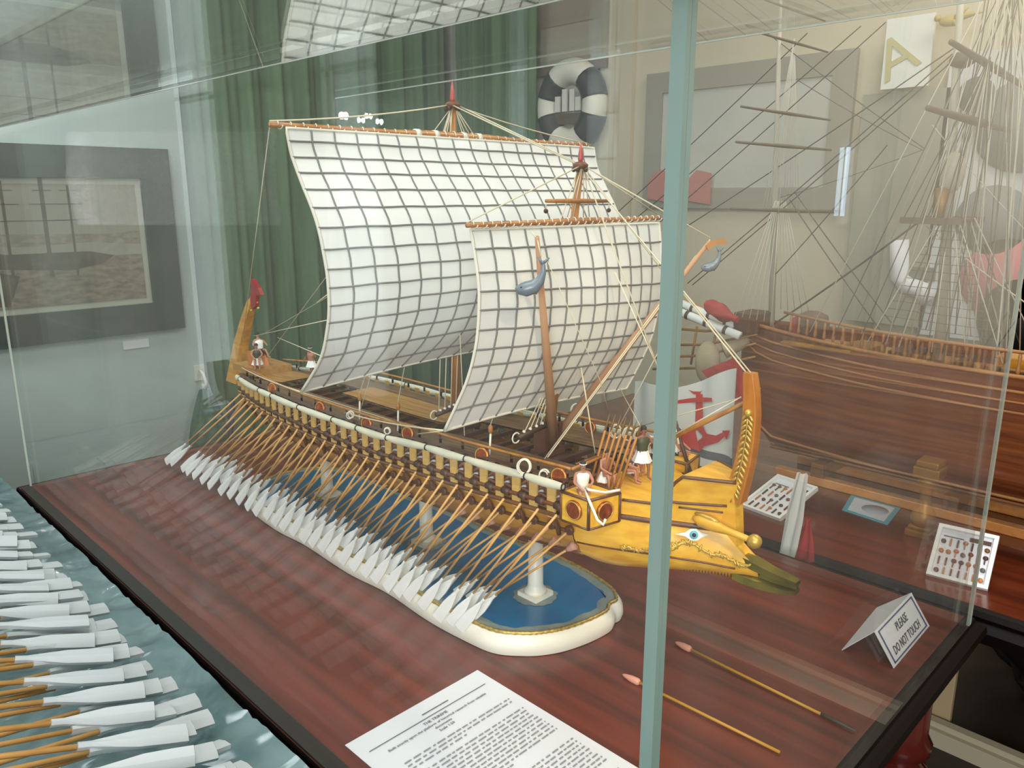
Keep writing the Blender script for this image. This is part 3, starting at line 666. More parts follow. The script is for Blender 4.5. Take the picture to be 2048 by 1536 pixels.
# epotis boxes with copper discs
def disc(parent, p, nrm, r, name='shield'):
    z = Vector(nrm).normalized(); x = z.cross(Vector((0, 0, 1))).normalized(); M = frameM(p, x, z.cross(x))
    if (M.to_3x3() @ Vector((0, 0, 1))).dot(z) < 0: M = M @ Matrix.Rotation(math.pi, 4, 'X')
    o = MB().lathe([(.0001, .0042), (r * .35, .0040), (r * .70, .0030), (r * .78, .0034), (r * .86, .0022), (r * .95, .0030), (r, .0012), (r, 0)], (0, 0, 0), 20, M=M).build(name, M_COPPER, parent)
    MB().tube([M @ Vector((r * .88 * math.cos(a), r * .88 * math.sin(a), .0028)) for a in [6.2832 * i / 18 for i in range(18)]], r * .07, 5, closed=True).build('rim', M_GOLD, o)
    return o
for sd in (-1, 1):
    y0 = YC + sd * .118; y1 = YC + sd * .060
    pts = [(-.588, y0), (-.545, y0), (-.535, YC + sd * .072), (-.588, YC + sd * .072)]
    zb, z1 = .2365, .273
    mb = MB(); n = 4
    vs = [Vector((x, y, zb if y == y0 else zb)) for x, y in pts] + [Vector((x, y, z1)) for x, y in pts]
    mb.add(vs, [(0, 1, 2, 3), (4, 5, 6, 7)] + [(i, (i + 1) % 4, 4 + (i + 1) % 4, 4 + i) for i in range(4)])
    bx = mb.build('anchor_box', M_YELLOW, tri)
    mb = MB()
    for i in range(4):
        mb.tube([vs[4 + i], vs[4 + (i + 1) % 4]], .0020, 6); mb.tube([vs[i], vs[4 + i]], .0020, 6); mb.tube([vs[i], vs[(i + 1) % 4]], .0016, 6)
    mb.build('box_edging', M_BROWN, bx)
    if sd < 0:
        disc(bx, Vector((-.567, y0, .255)), (0, -1, 0), .0125)
        a = vs[1]; b = vs[2]; nn = Vector((b.y - a.y, -(b.x - a.x), 0)).normalized()
        if nn.x < 0: nn = -nn
        disc(bx, a.lerp(b, .5) + Vector((0, 0, .0185)), nn, .0125)
# outrigger rails, lashings, slats, canvas rolls, posts, top rail
XA, XB = -1.545, -.588
xr = [lerp(XA, XB, i / 60) for i in range(61)]
for sd in (-1, 1):
    MB().tube([Vector((x, YC + sd * ho(x), zr(x) + .007)) for x in xr], .0029, 6).build('upper_rail', M_BROWN, tri)
    MB().tube([Vector((x, YC + sd * ho(x, .116), zr(x) - .006)) for x in xr], .0029, 6).build('lower_rail', M_BROWN, tri)
    MB().tube([Vector((x, YC + sd * (ho(x) - .014), zt(x))) for x in xr], .0020, 6).build('top_rail', M_MAST, tri)
    mb = MB().grid([[Vector((x, YC + sd * (ho(x) - .004), zc(x) + .002)), Vector((x, YC + sd * (ho(x) - .010), zc(x) + .0045))] for x in xr], sm=False)
    mb.build('deck_edge', M_DBROWN, tri)
    mb = MB().grid([[Vector((x, YC + sd * (ho(x) - .012), zr(x) - .012)), Vector((x, YC + sd * hb(x), zr(x) - .014))] for x in xr], sm=False)
    mb.build('outrigger_floor', M_BROWN, tri)
rail_end = Vector((XB + .001, 0, zt(XB)))
MB().tube([Vector((XB + .001, YC - .101, zt(XB))), Vector((XB + .001, YC - .040, zt(XB) + .002))], .0020, 6).build('front_rail', M_MAST, tri)
MB().tube([Vector((XB + .001, YC + .101, zt(XB))), Vector((XB + .001, YC + .045, zt(XB) + .002))], .0020, 6).build('front_rail', M_MAST, tri)
nst = 31
stx = [XB - .006 - i * .0306 for i in range(nst)]
slat_me = MB().box((-.0068, -.0012, -.5), (.0068, .0012, .5)).mesh('slat', M_SLAT)
lash_me = MB().tube([(0, 0, -.006), (0, 0, .006)], .0050, 8).mesh('lashing', M_DBROWN)
for i, x in enumerate(stx):
    for sd in (-1, 1):
        xs_ = x - .0140; y = YC + sd * (ho(xs_, .113)); z0 = zr(xs_) - .012; z1 = zc(xs_)
        M = Matrix.Translation(Vector((xs_, y, (z0 + z1) / 2)) - tri.location) @ Matrix.Diagonal((1, 1, z1 - z0, 1)); inst('slat', slat_me, tri, M)
        if sd < 0:
            M = Matrix.Translation(Vector((x, YC + sd * ho(x), zr(x) + .007)) - tri.location) @ Matrix.Rotation(R(90), 4, 'Y'); inst('lashing', lash_me, tri, M)
cuts = [-1.545, -1.515, -1.375, -1.31, -1.20, -1.09, -1.02, -.94, -.845, -.762, -.648, -.585]
for sd in (-1, 1):
    for a, b in zip(cuts, cuts[1:]):
        rows = []; N_ = 12
        for i in range(N_ + 1):
            t = i / N_; x = lerp(a + .001, b - .001, t); bulge = .0062 * (.62 + .38 * max(0, math.sin(math.pi * t)) ** .6)
            o = Vector((x, YC + sd * (ho(x, .118)), zc(x))); rows.append([o + Vector((0, sd * bulge * math.cos(q) * .9, bulge * math.sin(q) - bulge * .5)) for q in [6.2832 * k / 8 for k in range(8)]])
        mb = MB().grid(rows, close=True); mb.add(rows[0], [tuple(range(8))]); mb.add(rows[-1], [tuple(range(8))])
        cr = mb.build('canvas_roll', M_CANVAS, tri)
        MB().tube([p + (p - Vector((rows[-1][0].x, YC + sd * ho(b, .118), zc(b)))) * .1 + Vector((.001, 0, 0)) for p in rows[-1]], .0010, 5, closed=True).build('tie', M_BLACK, cr)
# posts with shields under the top rail
post_me = MB().tube([(0, 0, 0), (0, 0, 1)], .0020, 6).mesh('post', M_DBROWN)
for sd in (-1, 1):
    x = XB - .006; k = 0
    while x > XA:
        y = YC + sd * (ho(x) - .014); z0 = zc(x) + .002; h = zt(x) - z0
        inst('post', post_me, tri, Matrix.Translation(Vector((x, y, z0)) - tri.location) @ Matrix.Diagonal((1, 1, h, 1)))
        x -= .048; k += 1
for px_, py_ in ((1120, 948), (966, 909), (818, 868), (735, 842), (642, 808), (535, 770)):
    p = PY(px_, py_, YC - .104); disc(tri, Vector((p.x, YC - ho(p.x) + .010, zt(p.x) - .0115)), (0.2, -1, .1), .0112)
for x in (-.63, -.72, -.80, -.90): disc(tri, Vector((x, YC + ho(x) - .017, zt(x) - .0115)), (0, -1, .1), .0100)
# decks
zd = lambda x: zc(x) - .004
def deck(name, x0, x1, y0, y1, n, m, dz=0):
    for k in range(n):
        a = lerp(y0, y1, k / n) + .0004; b = lerp(y0, y1, (k + 1) / n) - .0004
        xx = [lerp(x0, x1, i / 14) for i in range(15)]
        lim = lambda x, y: YC + max(-(ho(x) - .013), min(ho(x) - .013, y - YC))
        mb = MB().grid([[Vector((x, lim(x, a), zd(x) + dz)), Vector((x, lim(x, b), zd(x) + dz))] for x in xx], sm=False)
        mb.grid([[Vector((x, lim(x, a), zd(x) + dz - .003)), Vector((x, lim(x, b), zd(x) + dz - .003))] for x in xx], sm=False)
        mb.build(name, m, tri)
deck('deck_plank', -1.53, -.605, YC - .103, YC - .040, 6, M_DECK)
deck('deck_plank', -1.53, -.605, YC + .040, YC + .103, 6, M_DECK)
deck('deck_plank', -1.53, -1.40, YC - .040, YC + .040, 6, M_TAN, .004)
deck('gangway_plank', -1.22, -.93, YC - .015, YC + .052, 4, M_TAN, .006)
for k in range(20):
    x = lerp(-1.38, -.63, k / 19); MB().box((x - .003, YC - .042, zd(x) - .008), (x + .003, YC + .042, zd(x) - .002)).build('deck_beam', M_DBROWN, tri)
# fore platform between the outrigger and the bow
MB().box((-.604, YC - .085, .240), (-.598, YC + .085, .270)).build('platform_bulkhead', M_BROWN, tri)
# stern post, red plume
SP = [PY(*p, YC) for p in ((478, 762), (478, 730), (482, 690), (492, 645), (503, 605), (514, 588))]
rows = []
for i, p in enumerate(SP):
    t = i / 5; wv = lerp(.024, .0075, t ** .7); d = lerp(.020, .006, t ** .6); rows.append([p + Vector((-wv, -d, 0)), p + Vector((wv, -d, 0)), p + Vector((wv, d, 0)), p + Vector((-wv, d, 0))])
mb = MB().grid(rows, sm=False, close=True); mb.add(rows[-1], [(0, 1, 2, 3)]); mb.build('stern_post', M_OCHRE, tri, bevel=.001)
rp = PY(512, 592, YC)
M = frameM(rp, (1, 0, 0), (0, 0, 1))
MB().prism([(-.008, -.028), (.010, -.02), (.016, .002), (.036, .006), (.026, .020), (.004, .036), (-.002, .036), (-.004, .010), (-.012, -.010)], .008, M).build('stern_plume', M_RED, tri)
for dx, dz in ((.010, -.012), (.014, -.024), (-.018, -.032)): MB().ball(rp + Vector((dx, -.004, dz)), .0032, 8, 5).build('gilt_knob', M_GOLD, tri)
MB().box((-1.60, YC - .042, .252), (-1.50, YC + .042, .268)).build('stern_deck', M_TAN, tri)
MB().prism([(0, 0), (.034, 0), (.026, .016), (.008, .030), (-.004, .030)], .03, frameM((-1.552, YC + .0, .268), (1, 0, 0), (0, 0, 1))).build('helm_seat', mat('orange_wood', (186, 112, 50), .4), tri)
# steering oar
a = PY(505, 775, YC - .06); b = PY(462, 838, YC - .075)
so = MB().tube([a, b], .003, 6).build('steering_oar', M_OAR, tri)
d = (b - a).normalized(); M = frameM(b, Vector((1, 0, 0)), d)
MB().prism([(-.004, -.045), (.004, -.045), (.011, -.01), (.010, .03), (-.010, .03), (-.011, -.01)], .002, M).build('rudder_blade', M_NAVY, so)

# oars: thirty one stations, three banks
LO = .27
tsh, tbl = oar_meshes('oar', LO, .078, .0165, .0017)
TIPX = [(0, -.757), (3.7, -.868), (11, -1.088), (20, -1.380), (28, -1.685), (30, -1.772)]
hole_me = MB().lathe([(.0042, 0), (.0062, 0), (.0062, .004), (.0042, .004)], (0, 0, 0), 12, M=Matrix.Rotation(R(90), 4, 'X')).mesh('oar_port', M_BROWN)
sleeve_me = MB().lathe([(.0024, -.010), (.0044, -.004), (.0056, .003), (.0062, .008)], (0, 0, 0), 10).mesh('leather_sleeve', mat('pale_leather', (206, 156, 138), .6))
for i, x in enumerate(stx):
    tx = smooth_interp(TIPX, i); j = lambda a=1: rnd.uniform(-1, 1) * a
    place_oar(tsh, tbl, LO, (x, YC - ho(x, .119), zr(x) - .003), (tx + j(.003), .650 + j(.002), .026 + j(.002)), tri, roll=j(.12))
    if i < 28:
        xz = x - .004; yz = YC - hb(xz) - .002; z_ = lerp(zk(xz), zr(xz), .66)
        place_oar(tsh, tbl, LO, (xz, yz, z_), (tx - .007 + j(.002), .676 + j(.002), .030 + j(.002)), tri, roll=j(.12))
        inst('oar_port', hole_me, tri, Matrix.Translation(Vector((xz, yz + .002, z_)) - tri.location))
    if i < 27:
        xz = x - .012; yz = YC - hb(xz) * .84 - .002; z_ = lerp(zk(xz), zr(xz), .36)
        ob = place_oar(tsh, tbl, LO, (xz, yz, z_), (tx - .020 + j(.002), .703 + j(.002), .034 + j(.002)), tri, roll=j(.12))
        d = (Vector((tx - .020, .703, .034)) - Vector((xz, yz, z_))).normalized()
        M = (-d).to_track_quat('Z', 'Y').to_matrix().to_4x4(); M.translation = Vector((xz, yz, z_)) - tri.location
        if i < 8: inst('leather_sleeve', sleeve_me, tri, M)
# brackets under the outrigger
for i, x in enumerate(stx[::2]):
    MB().tube([Vector((x - .022, YC - hb(x) - .001, zr(x) - .045)), Vector((x - .022, YC - hb(x) - .006, zr(x) - .03)), Vector((x - .022, YC - ho(x) + .008, zr(x) - .012))], .0032, 6).build('bracket', M_BROWN, tri)
# ------------------------------------------------------------------ masts, yards, sails, rigging
XM, YM = -.908, .804
mtop = PY(905, 200, YM); XMM = mtop.x
mm = MB().tube([Vector((XMM - .004, YM, .25)), Vector((XMM - .002, YM, .5)), Vector((XMM, YM, mtop.z - .01))], [.0082, .0072, .0050], 12).build('main_mast', M_MAST, tri)
def mast_head(parent, p, s=1):
    MB().lathe([(.0035 * s, 0), (.0105 * s, .002), (.012 * s, .006), (.008 * s, .009), (.004 * s, .010)], p, 12).build('mast_top', mat('mast_top_brown', (112, 66, 44), .5), parent)
    for k in range(5):
        a = 6.28 * k / 5; MB().ball(p + Vector((.010 * s * math.cos(a), .010 * s * math.sin(a), .000)), .0035 * s, 6, 5).build('block', M_DBROWN, parent)
    MB().lathe([(.0028 * s, 0), (.0042 * s, .004), (.0034 * s, .011), (.0004, .030 * s)], p + Vector((0, 0, .009)), 10).build('finial', mat('red_finial', (186, 84, 74), .4), parent)
mast_head(mm, mtop + Vector((0, 0, -.012)))
def fore_axis(z): # leaning foremast
    a = PY(1096, 878, YC); b = PY(1160, 340, YC); t = (z - a.z) / (b.z - a.z); return a.lerp(b, t)
ftop = fore_axis(.655)
fm = MB().tube([fore_axis(.268), fore_axis(.45), ftop], [.0080, .0068, .0045], 12).build('fore_mast', M_MAST, tri)
mast_head(fm, ftop + Vector((0, 0, -.004)), .85)
# tabernacle at the foremast foot
a = fore_axis(.276)
MB().box(a + Vector((-.010, -.018, -.012)), a + Vector((.012, -.011, .030))).box(a + Vector((-.010, .011, -.012)), a + Vector((.012, .018, .030))).box(a + Vector((-.012, -.022, -.014)), a + Vector((.014, .022, -.006))).build('tabernacle', mat('tabernacle_brown', (96, 58, 44), .5), tri)
MB().lathe([(.0001, 0), (.045, 0), (.045, .004), (.0001, .004)], a + Vector((-.005, 0, -.019)), 20, M=Matrix.Diagonal((1.1, .8, 1, 1))).build('mast_step', M_DBROWN, tri)
# small fighting yard on the foremast
ya = PX(1092, 402, fore_axis(.60).x + .008); yb = PX(1218, 402, fore_axis(.60).x + .008)
sy = MB().tube([ya, ya.lerp(yb, .5), yb], [.0022, .0030, .0022], 8).build('signal_yard', M_MAST, tri)
for p in (ya, yb):
    MB().tube([p + Vector((0, 0, -.002)), p + Vector((0, 0, -.010))], .0008, 5).build('pendant', M_HEM, sy); MB().ball(p + Vector((0, 0, -.012)), .0030, 8, 5).build('block', M_DBROWN, sy)
# yards
yl = Vector((XMM + .009, .502, .7035)); yr = Vector((XMM + .009, 1.106, .7035))
def yard(name, a, b, r0, r1, wraps, n):
    y = MB().tube([a.lerp(b, t) for t in (0, .1, .3, .4, .5, .6, .7, .9, 1)], [r0, r0 * 1.05, r0 * 1.2, r1, r1, r1, r0 * 1.2, r0 * 1.05, r0], 10).build(name, M_SPAR, tri)
    for t in wraps: MB().tube([a.lerp(b, t - .007), a.lerp(b, t + .007)], r1 * 1.12, 10).build('white_wrap', M_HEM, y)
    for k in range(n):
        p = a.lerp(b, (k + .5) / n); q = [p + Vector((math.cos(u), 0, math.sin(u))) * (lerp(r0, r1, max(0, 1 - abs((k + .5) / n - .5) * 5)) + .0009) + Vector((0, .0010 * u, 0)) for u in [R(30 * i) for i in range(13)]]
        MB().tube(q, .0008, 4).build('lacing', M_HEM, y)
    return y
yard('main_yard', yl, yr, .0036, .0068, (.375, .43, .52, .57), 34)
FXL = fore_axis(.585)
fl = Vector((PY(940, 455, .590).x - .003, .588, .5875)); fr = Vector((PY(1320, 441, .972).x - .003, .976, .5875))
yard('fore_yard', fl, fr, .0028, .0042, (), 26)
def sail(name, left, right, ncol, nrow, belly, foot, inset=.0):
    def P(u, v):
        l = Vector([smooth_interp([(i / (len(left) - 1), p[k]) for i, p in enumerate(left)], v) for k in range(3)])
        r = Vector([smooth_interp([(i / (len(right) - 1), p[k]) for i, p in enumerate(right)], v) for k in range(3)])
        s = math.sin(math.pi * u); p = l.lerp(r, u); p.x += belly * s * math.sin(math.pi * min(1, v * .9 + .05)); p.z += foot * s * v ** 3
        p.x += .0009 * noise.noise(Vector((u * 9, v * 9, left[0][0] * 7))); return p
    NU, NV = ncol * 3, nrow * 3
    S = MB().grid([[P(i / NU, j / NV) for i in range(NU + 1)] for j in range(NV + 1)])
    S.grid([[P(i / NU, j / NV) - Vector((.0012, 0, 0)) for i in range(NU + 1)] for j in range(NV + 1)])
    so = S.build(name, M_SAIL, tri, fix=False)
    off = Vector((.0006, -.0004, 0))
    for c in range(1, ncol):
        u = c / ncol; w0 = rnd.uniform(-1, 1)
        MB().tube([P(u + .0010 * math.sin(j * 1.3 + w0), j / 40) + off for j in range(41)], .00125, 5).build('vertical_cord', M_CORD, so)
    for r in range(1, nrow):
        v = r / nrow; w0 = rnd.uniform(-1, 1)
        MB().tube([P(i / 44, v + .0011 * math.sin(i * 1.1 + w0)) + off * 1.5 for i in range(45)], .00125, 5).build('horizontal_cord', M_CORD, so)
    MB().tube([P(0, j / 30) for j in range(31)] + [P(i / 30, 1) for i in range(1, 31)] + [P(1, 1 - j / 30) for j in range(1, 31)] + [P(1 - i / 30, 0) for i in range(1, 30)], .0021, 5, closed=True).build('hem', M_HEM, so)
    return P
mL = [PY(*p, .512) for p in ((573, 256), (583, 310), (605, 370), (632, 440), (650, 520), (658, 590), (655, 655), (640, 720), (602, 784))]
mR = [Vector((p.x, 1.608 - p.y, p.z)) for p in mL]
PM = sail('main_sail', mL, mR, 18, 15, .022, .013)
fL = [PY(*p, .596) for p in ((941, 460), (955, 545), (958, 620), (950, 700), (930, 770), (889, 861))]
fR = [PY(*p, .968) for p in ((1318, 446), (1323, 530), (1318, 600), (1305, 665), (1285, 715), (1253, 777))]
PF = sail('fore_sail', fL, fR, 13, 10, .012, .006)
# dolphin booms
def boom(foot, tip, r0, r1, ring):
    b = MB().tube([foot, foot.lerp(tip, .5), tip], [r0, lerp(r0, r1, .45), r1], 10).build('boom', mat('boom_wood', (200, 156, 120), .45, c2=(182, 134, 98), scale=12), tri)
    return b
b1 = boom(fore_axis(.285) + Vector((.022, -.012, .0)), PY(1074, 474, .632), .0074, .0026, 0)
t2 = PY(1420, 482, .915)
b2 = boom(PY(1118, 868, YC + .02), t2, .0072, .0026, 0)
MB().prism([(0, 0), (.018, .004), (.022, -.004), (.006, -.005), (-.002, -.012), (-.006, -.006)], .003, frameM(t2, RIGHT, (0, 0, 1))).build('boom_end_bracket', M_MAST, b2)
def dolphin(parent, p, ex, s):
    # weight cast as a dolphin: blunt body, upturned tail with two flukes
    ex = Vector(ex); up = Vector((0, 0, 1))
    pts = [(-.022, -.004), (-.018, -.006), (-.010, -.006), (0, -.003), (.007, .004), (.011, .014), (.011, .022), (.009, .027)]
    rr = [.0015, .0065, .0092, .0088, .0062, .0036, .0024, .0018]
    d = MB().tube([p + ex * a * s + up * b * s for a, b in pts], [r * s for r in rr], 10)
    d.tube([p + (ex * .010 + up * .024) * s, p + (ex * .004 + up * .032) * s], [.0026 * s, .0008 * s], 6).tube([p + (ex * .010 + up * .024) * s, p + (ex * .018 + up * .031) * s], [.0026 * s, .0008 * s], 6)
    d.tube([p + (ex * -.004 + up * -.008) * s, p + (ex * .004 + up * -.012) * s], [.003 * s, .0006 * s], 6)
    o = d.build('dolphin_weight', M_DOLPH, parent); MB().ball(p + (ex * -.015 - Vector((-.5, .5, 0)) * .0 + up * -.004) * s + (CAM - p).normalized() * .006 * s, .0012 * s, 6, 4).build('dolphin_eye', M_BLACK, o)
d1 = PY(1068, 568, .625); dolphin(b1, d1, RIGHT, .92)
d2 = t2 + Vector((.004, .004, -.030)); dolphin(b2, d2, RIGHT, .7)
# rigging
def rope(pts, r=.0007, name='rope', m=M_ROPE, par=None): return MB().tube(pts, r, 5).build(name, m, par or tri)
MT = mtop + Vector((0, 0, -.008)); FT = ftop
rope(sag(yl + Vector((0, 0, .004)), MT + Vector((0, -.008, 0)), .004), .0011)
rope(sag(yr + Vector((0, 0, .004)), MT + Vector((0, .008, 0)), .004), .0011)
for dy in (-.006, .006): rope([MT + Vector((.006, dy, 0)), FT + Vector((-.006, dy * .5, .004))], .0010)
for dy in (-.012, -.007, .006, .010, .014): rope([MT + Vector((.002, dy * .4, -.004)), Vector((XMM + .012, YM + dy * 2.2, .708))], .0008)
for dy, e in ((-.09, -1.05), (-.085, -.80), (.09, -1.05), (.085, -.80)): rope([MT + Vector((0, dy * .06, -.006)), Vector((e, YC + dy, zt(e)))], .0007)
rope([MT + Vector((-.005, 0, -.004)), Vector((-1.52, YC, .29))], .0007)
for sgn, A in ((-1, mL[0]), (1, mR[0])):
    rope([yl if sgn < 0 else yr, SP[3] + Vector((.02, sgn * .02, -.03))], .0006)
A = PM(0, .72); rope([A, PY(507, 672, YC - .03)], .0006); B = PM(0, .86); rope([B, PY(555, 675, YC - .02)], .0006)
rope([mL[3] + Vector((-.01, 0, -.10)), PM(0, .62)], .0006)
rope(sag(mL[-1], Vector((-1.50, YC - .07, zt(-1.5) + .004)), .003), .0010)
rope(sag(mL[-1] + Vector((.0, 0, .0)), Vector((-.93, YC - .10, zt(-.93))), .0), .0007)
rope(sag(fL[-1], PY(690, 825, YC - .10), .004), .0011)
rope([fL[-1], PY(835, 868, YC - .10)], .0009)
for dx in (-.016, -.006, .004, .013): rope([Vector((XMM + dx * .3, YM - .012 + dx, .41)), Vector((XMM + .012, YM - .03 + dx * 1.2, .292))], .0008)
for dx in (-.020, -.010, .0, .010): rope([fore_axis(.40) + Vector((.0, -.006 + dx * .3, -.02)), fore_axis(.302) + Vector((.012, -.045 + dx, .006))], .0008)
for p, q in (((fore_axis(.302) + Vector((.012, -.075, .004))), fore_axis(.302) + Vector((.012, -.020, .010))), (Vector((XMM + .012, YM - .055, .288)), Vector((XMM + .012, YM - .012, .293)))):
    k = MB().tube([p, q], .0042, 8).build('belaying_bar', M_DBROWN, tri)
    for i in range(4): MB().ball(p.lerp(q, .2 + .22 * i) + Vector((0, 0, .004)), .0026, 7, 5).build('belayed_knot', M_HEM, k)
    MB().tube(arc(p + Vector((0, -.004, 0)), .007, 0, 6.2, 14, (0, 1, 0)), .0011, 5).build('rope_coil', M_HEM, k)
for px_, z_ in ((755, .0), (832, .0), (1018, .0)):
    b_ = PY(px_, 790, YC - .06); x = b_.x
    rope([MT + Vector((0, -.003, -.006)) if px_ < 900 else FT + Vector((0, -.003, 0)), Vector((x, YC - .095, zt(x) + .03))], .0008)
    k = MB().lathe([(.0015, 0), (.0032, .003), (.0032, .009), (.0015, .012)], (x, YC - .095, zt(x) + .018), 8).build('deadeye', M_MAST, tri)
    MB().tube([Vector((x, YC - .095, zt(x) + .018)), Vector((x, YC - .097, zc(x) + .004))], .0016, 5).build('lanyard', M_HEM, k)
rope([FT + Vector((.004, -.006, .0)), fl + Vector((0, 0, .003))], .0009); rope([FT + Vector((.004, .006, .0)), fr + Vector((0, 0, .003))], .0009)
for dy in (-.010, -.004, .006, .012): rope([FT + Vector((.004, dy * .3, -.002)), Vector((FXL.x + .006, YC + dy * 2, .592))], .0008)
rope([FT, STEM[-1]], .0009, 'forestay')
rope([FT + Vector((.004, .004, 0)), t2 + Vector((0, 0, .004))], .0009)
rope([FT + Vector((.004, .002, 0)), t2 + Vector((-.05, .0, -.065))], .0008); rope([t2 + Vector((0, 0, .002)), PY(1345, 585, .90)], .0008); rope([PY(1367, 588, .88), STEM[-1] + Vector((-.004, 0, -.002))], .0010)
rope([FT + Vector((.004, .0, 0)), PY(1340, 800, .86)], .0010); rope([PY(1230, 545, .80), PY(1345, 800, .88), PY(1350, 860, .80)], .0009)
rope([t2 + Vector((-.02, 0, -.02)), Vector((-.66, YC - .07, .285))], .0009)
rope([PY(1162, 735, .80), PY(1190, 905, .80)], .0011); rope([PY(1095, 915, .71), PY(1180, 800, .78), PY(1330, 600, .88)], .0009)
rope([PY(1075, 480, .632), PY(1062, 462, .630)], .0009); rope([PY(1075, 480, .632), d1 + Vector((.005, .005, .03))], .0008)
rope([PY(1085, 500, .632), PY(1200, 760, .74), PY(1225, 850, .86)], .0005); rope([PY(1240, 850, .88), PY(1350, 640, .92)], .0007)
for e in ((1225, 1100), (1330, 1240)): pass
rope([PY(1240, 778, .93), PY(1285, 860, .88)], .0006)
# bowsprit spar with forked end
s0 = PY(1305, 893, YC + .03); s1 = PY(1498, 802, YC + .016); s2 = PY(1520, 776, YC + .016)
bs = MB().tube([s0, s1], [.0040, .0028], 8).build('bow_spar', M_MAST, tri); MB().tube([s1, s2], [.0028, .0014], 8).build('forked_tip', M_MAST, bs)
MB().tube([s1 + Vector((-.004, 0, 0)), s1], .0036, 8).build('binding', M_HEM, bs)
rope([s1 + Vector((-.01, 0, .002)), PY(1270, 855, YC + .08)], .0007); rope([s1 + Vector((-.01, 0, .003)), PY(1352, 868, YC + .0)], .0009)
rope([STEM[-2] + Vector((.004, 0, -.01)), s2], .0006)
# rope coils on the rails
def coil(p, r, ex=(1, 0, 0), tall=1.25):
    mb = MB()
    for k in range(3):
        rr_ = r * (1 - .07 * k); q = Vector(p) + Vector((rnd.uniform(-.001, .001), rnd.uniform(-.002, .002), rnd.uniform(-.001, .001)))
        mb.tube([q + Vector(ex) * rr_ * math.cos(a) + Vector((0, 0, 1)) * rr_ * tall * math.sin(a) for a in [6.2832 * i / 20 for i in range(20)]], .00085, 5, closed=True)
    mb.build('rope_coil', M_HEM, tri)
for px_, py_, y_, r_ in ((1048, 932, YC - .118, .0085), (1087, 950, YC - .11, .006), (700, 830, YC - .112, .005), (775, 862, YC - .112, .0045), (1232, 862, YC + .095, .0088), (1258, 868, YC + .095, .0084), (1280, 870, YC + .095, .0088), (1308, 896, YC + .09, .0085), (1153, 820, YC + .05, .0085)):
    coil(PY(px_, py_, y_), r_, RIGHT, 1.2)
# spears stacked against the fore rail
sh_ = MB().tube([(0, 0, 0), (0, 0, .075)], .0016, 6).mesh('spear', M_MAST); hd_ = MB().lathe([(.0012, .075), (.0030, .080), (.0022, .088), (.0002, .098)], (0, 0, 0), 6, M=Matrix.Diagonal((1, .5, 1, 1))).mesh('spear_head', mat('spear_bronze', (132, 108, 60), .4, .4))
for px_, qx, k in ((1115, 1152, 0), (1140, 1172, 1), (1163, 1190, 2), (1183, 1205, 3), (1205, 1222, 4), (1230, 1248, 5), (1250, 1268, 6)):
    a = PZ(1180 + 9.5 * k, 968 + 2 * k, .262); b = PY(1202 + 11 * k, 890, a.y + .006)
    M = (b - a).to_track_quat('Z', 'Y').to_matrix().to_4x4(); M.translation = a - tri.location
    o = inst('spear', sh_, tri, M); inst('spear_head', hd_, o)
MB().tube([Vector((-.590, YC - .09, .300)), Vector((-.590, YC + .03, .300))], .0016, 6).build('spear_rack', M_BROWN, tri)

# ------------------------------------------------------------------ figures
def skin_mesh(joints, bones, name, sub=1):
    names = list(joints); me = bpy.data.meshes.new(name)
    me.from_pydata([joints[k][0] for k in names], [(names.index(a), names.index(b)) for a, b in bones], []); me.update()
    o = bpy.data.objects.new(name, me); C.objects.link(o)
    o.modifiers.new('s', 'SKIN'); sv = me.skin_vertices[0].data
    for i, k in enumerate(names): r = joints[k][1]; sv[i].radius = (r, r) if not isinstance(r, tuple) else r; sv[i].use_root = (k == 'pelvis')
    md = o.modifiers.new('d', 'SUBSURF'); md.levels = md.render_levels = sub
    dg = bpy.context.evaluated_depsgraph_get(); dg.update(); r = bpy.data.meshes.new_from_object(o.evaluated_get(dg)); r.name = name
    bpy.data.objects.remove(o); bpy.data.meshes.remove(me)
    for p in r.polygons: p.use_smooth = True
    return r
BONES = [('pelvis', 'waist'), ('waist', 'chest'), ('chest', 'neck'), ('neck', 'head0'), ('head0', 'head1'), ('head1', 'head2')]
for s_ in 'lr': BONES += [('chest', 'sh' + s_), ('sh' + s_, 'el' + s_), ('el' + s_, 'wr' + s_), ('wr' + s_, 'ha' + s_), ('pelvis', 'hi' + s_), ('hi' + s_, 'kn' + s_), ('kn' + s_, 'an' + s_), ('an' + s_, 'to' + s_)]
def pose(pelv, lean, arms, legs):
    # metres for a 1.75 m person, facing +x; arms/legs: joint positions relative to pelvis
    P = Vector(pelv); up = Vector((math.sin(lean), 0, math.cos(lean))); fw = Vector((math.cos(lean), 0, -math.sin(lean)))
    J = {'pelvis': (P, .135), 'waist': (P + up * .18, .125), 'chest': (P + up * .42, (.17, .125)), 'neck': (P + up * .56, .06), 'head0': (P + up * .64 + fw * .015, .075), 'head1': (P + up * .74 + fw * .02, .10), 'head2': (P + up * .83, .075)}
    for s_, sg in (('l', 1), ('r', -1)):
        sh = P + up * .48 + Vector((0, sg * .20, 0)); J['sh' + s_] = (sh, .068)
        e, w = arms[s_]; J['el' + s_] = (P + Vector(e), .048); J['wr' + s_] = (P + Vector(w), .034); d = (Vector(w) - Vector(e)).normalized(); J['ha' + s_] = (P + Vector(w) + d * .10, .038)
        k, a, t = legs[s_]; J['hi' + s_] = (P + Vector((0, sg * .10, -.05)), .095); J['kn' + s_] = (P + Vector(k), .065); J['an' + s_] = (P + Vector(a), .042); J['to' + s_] = (P + Vector(t), .038)
    return J
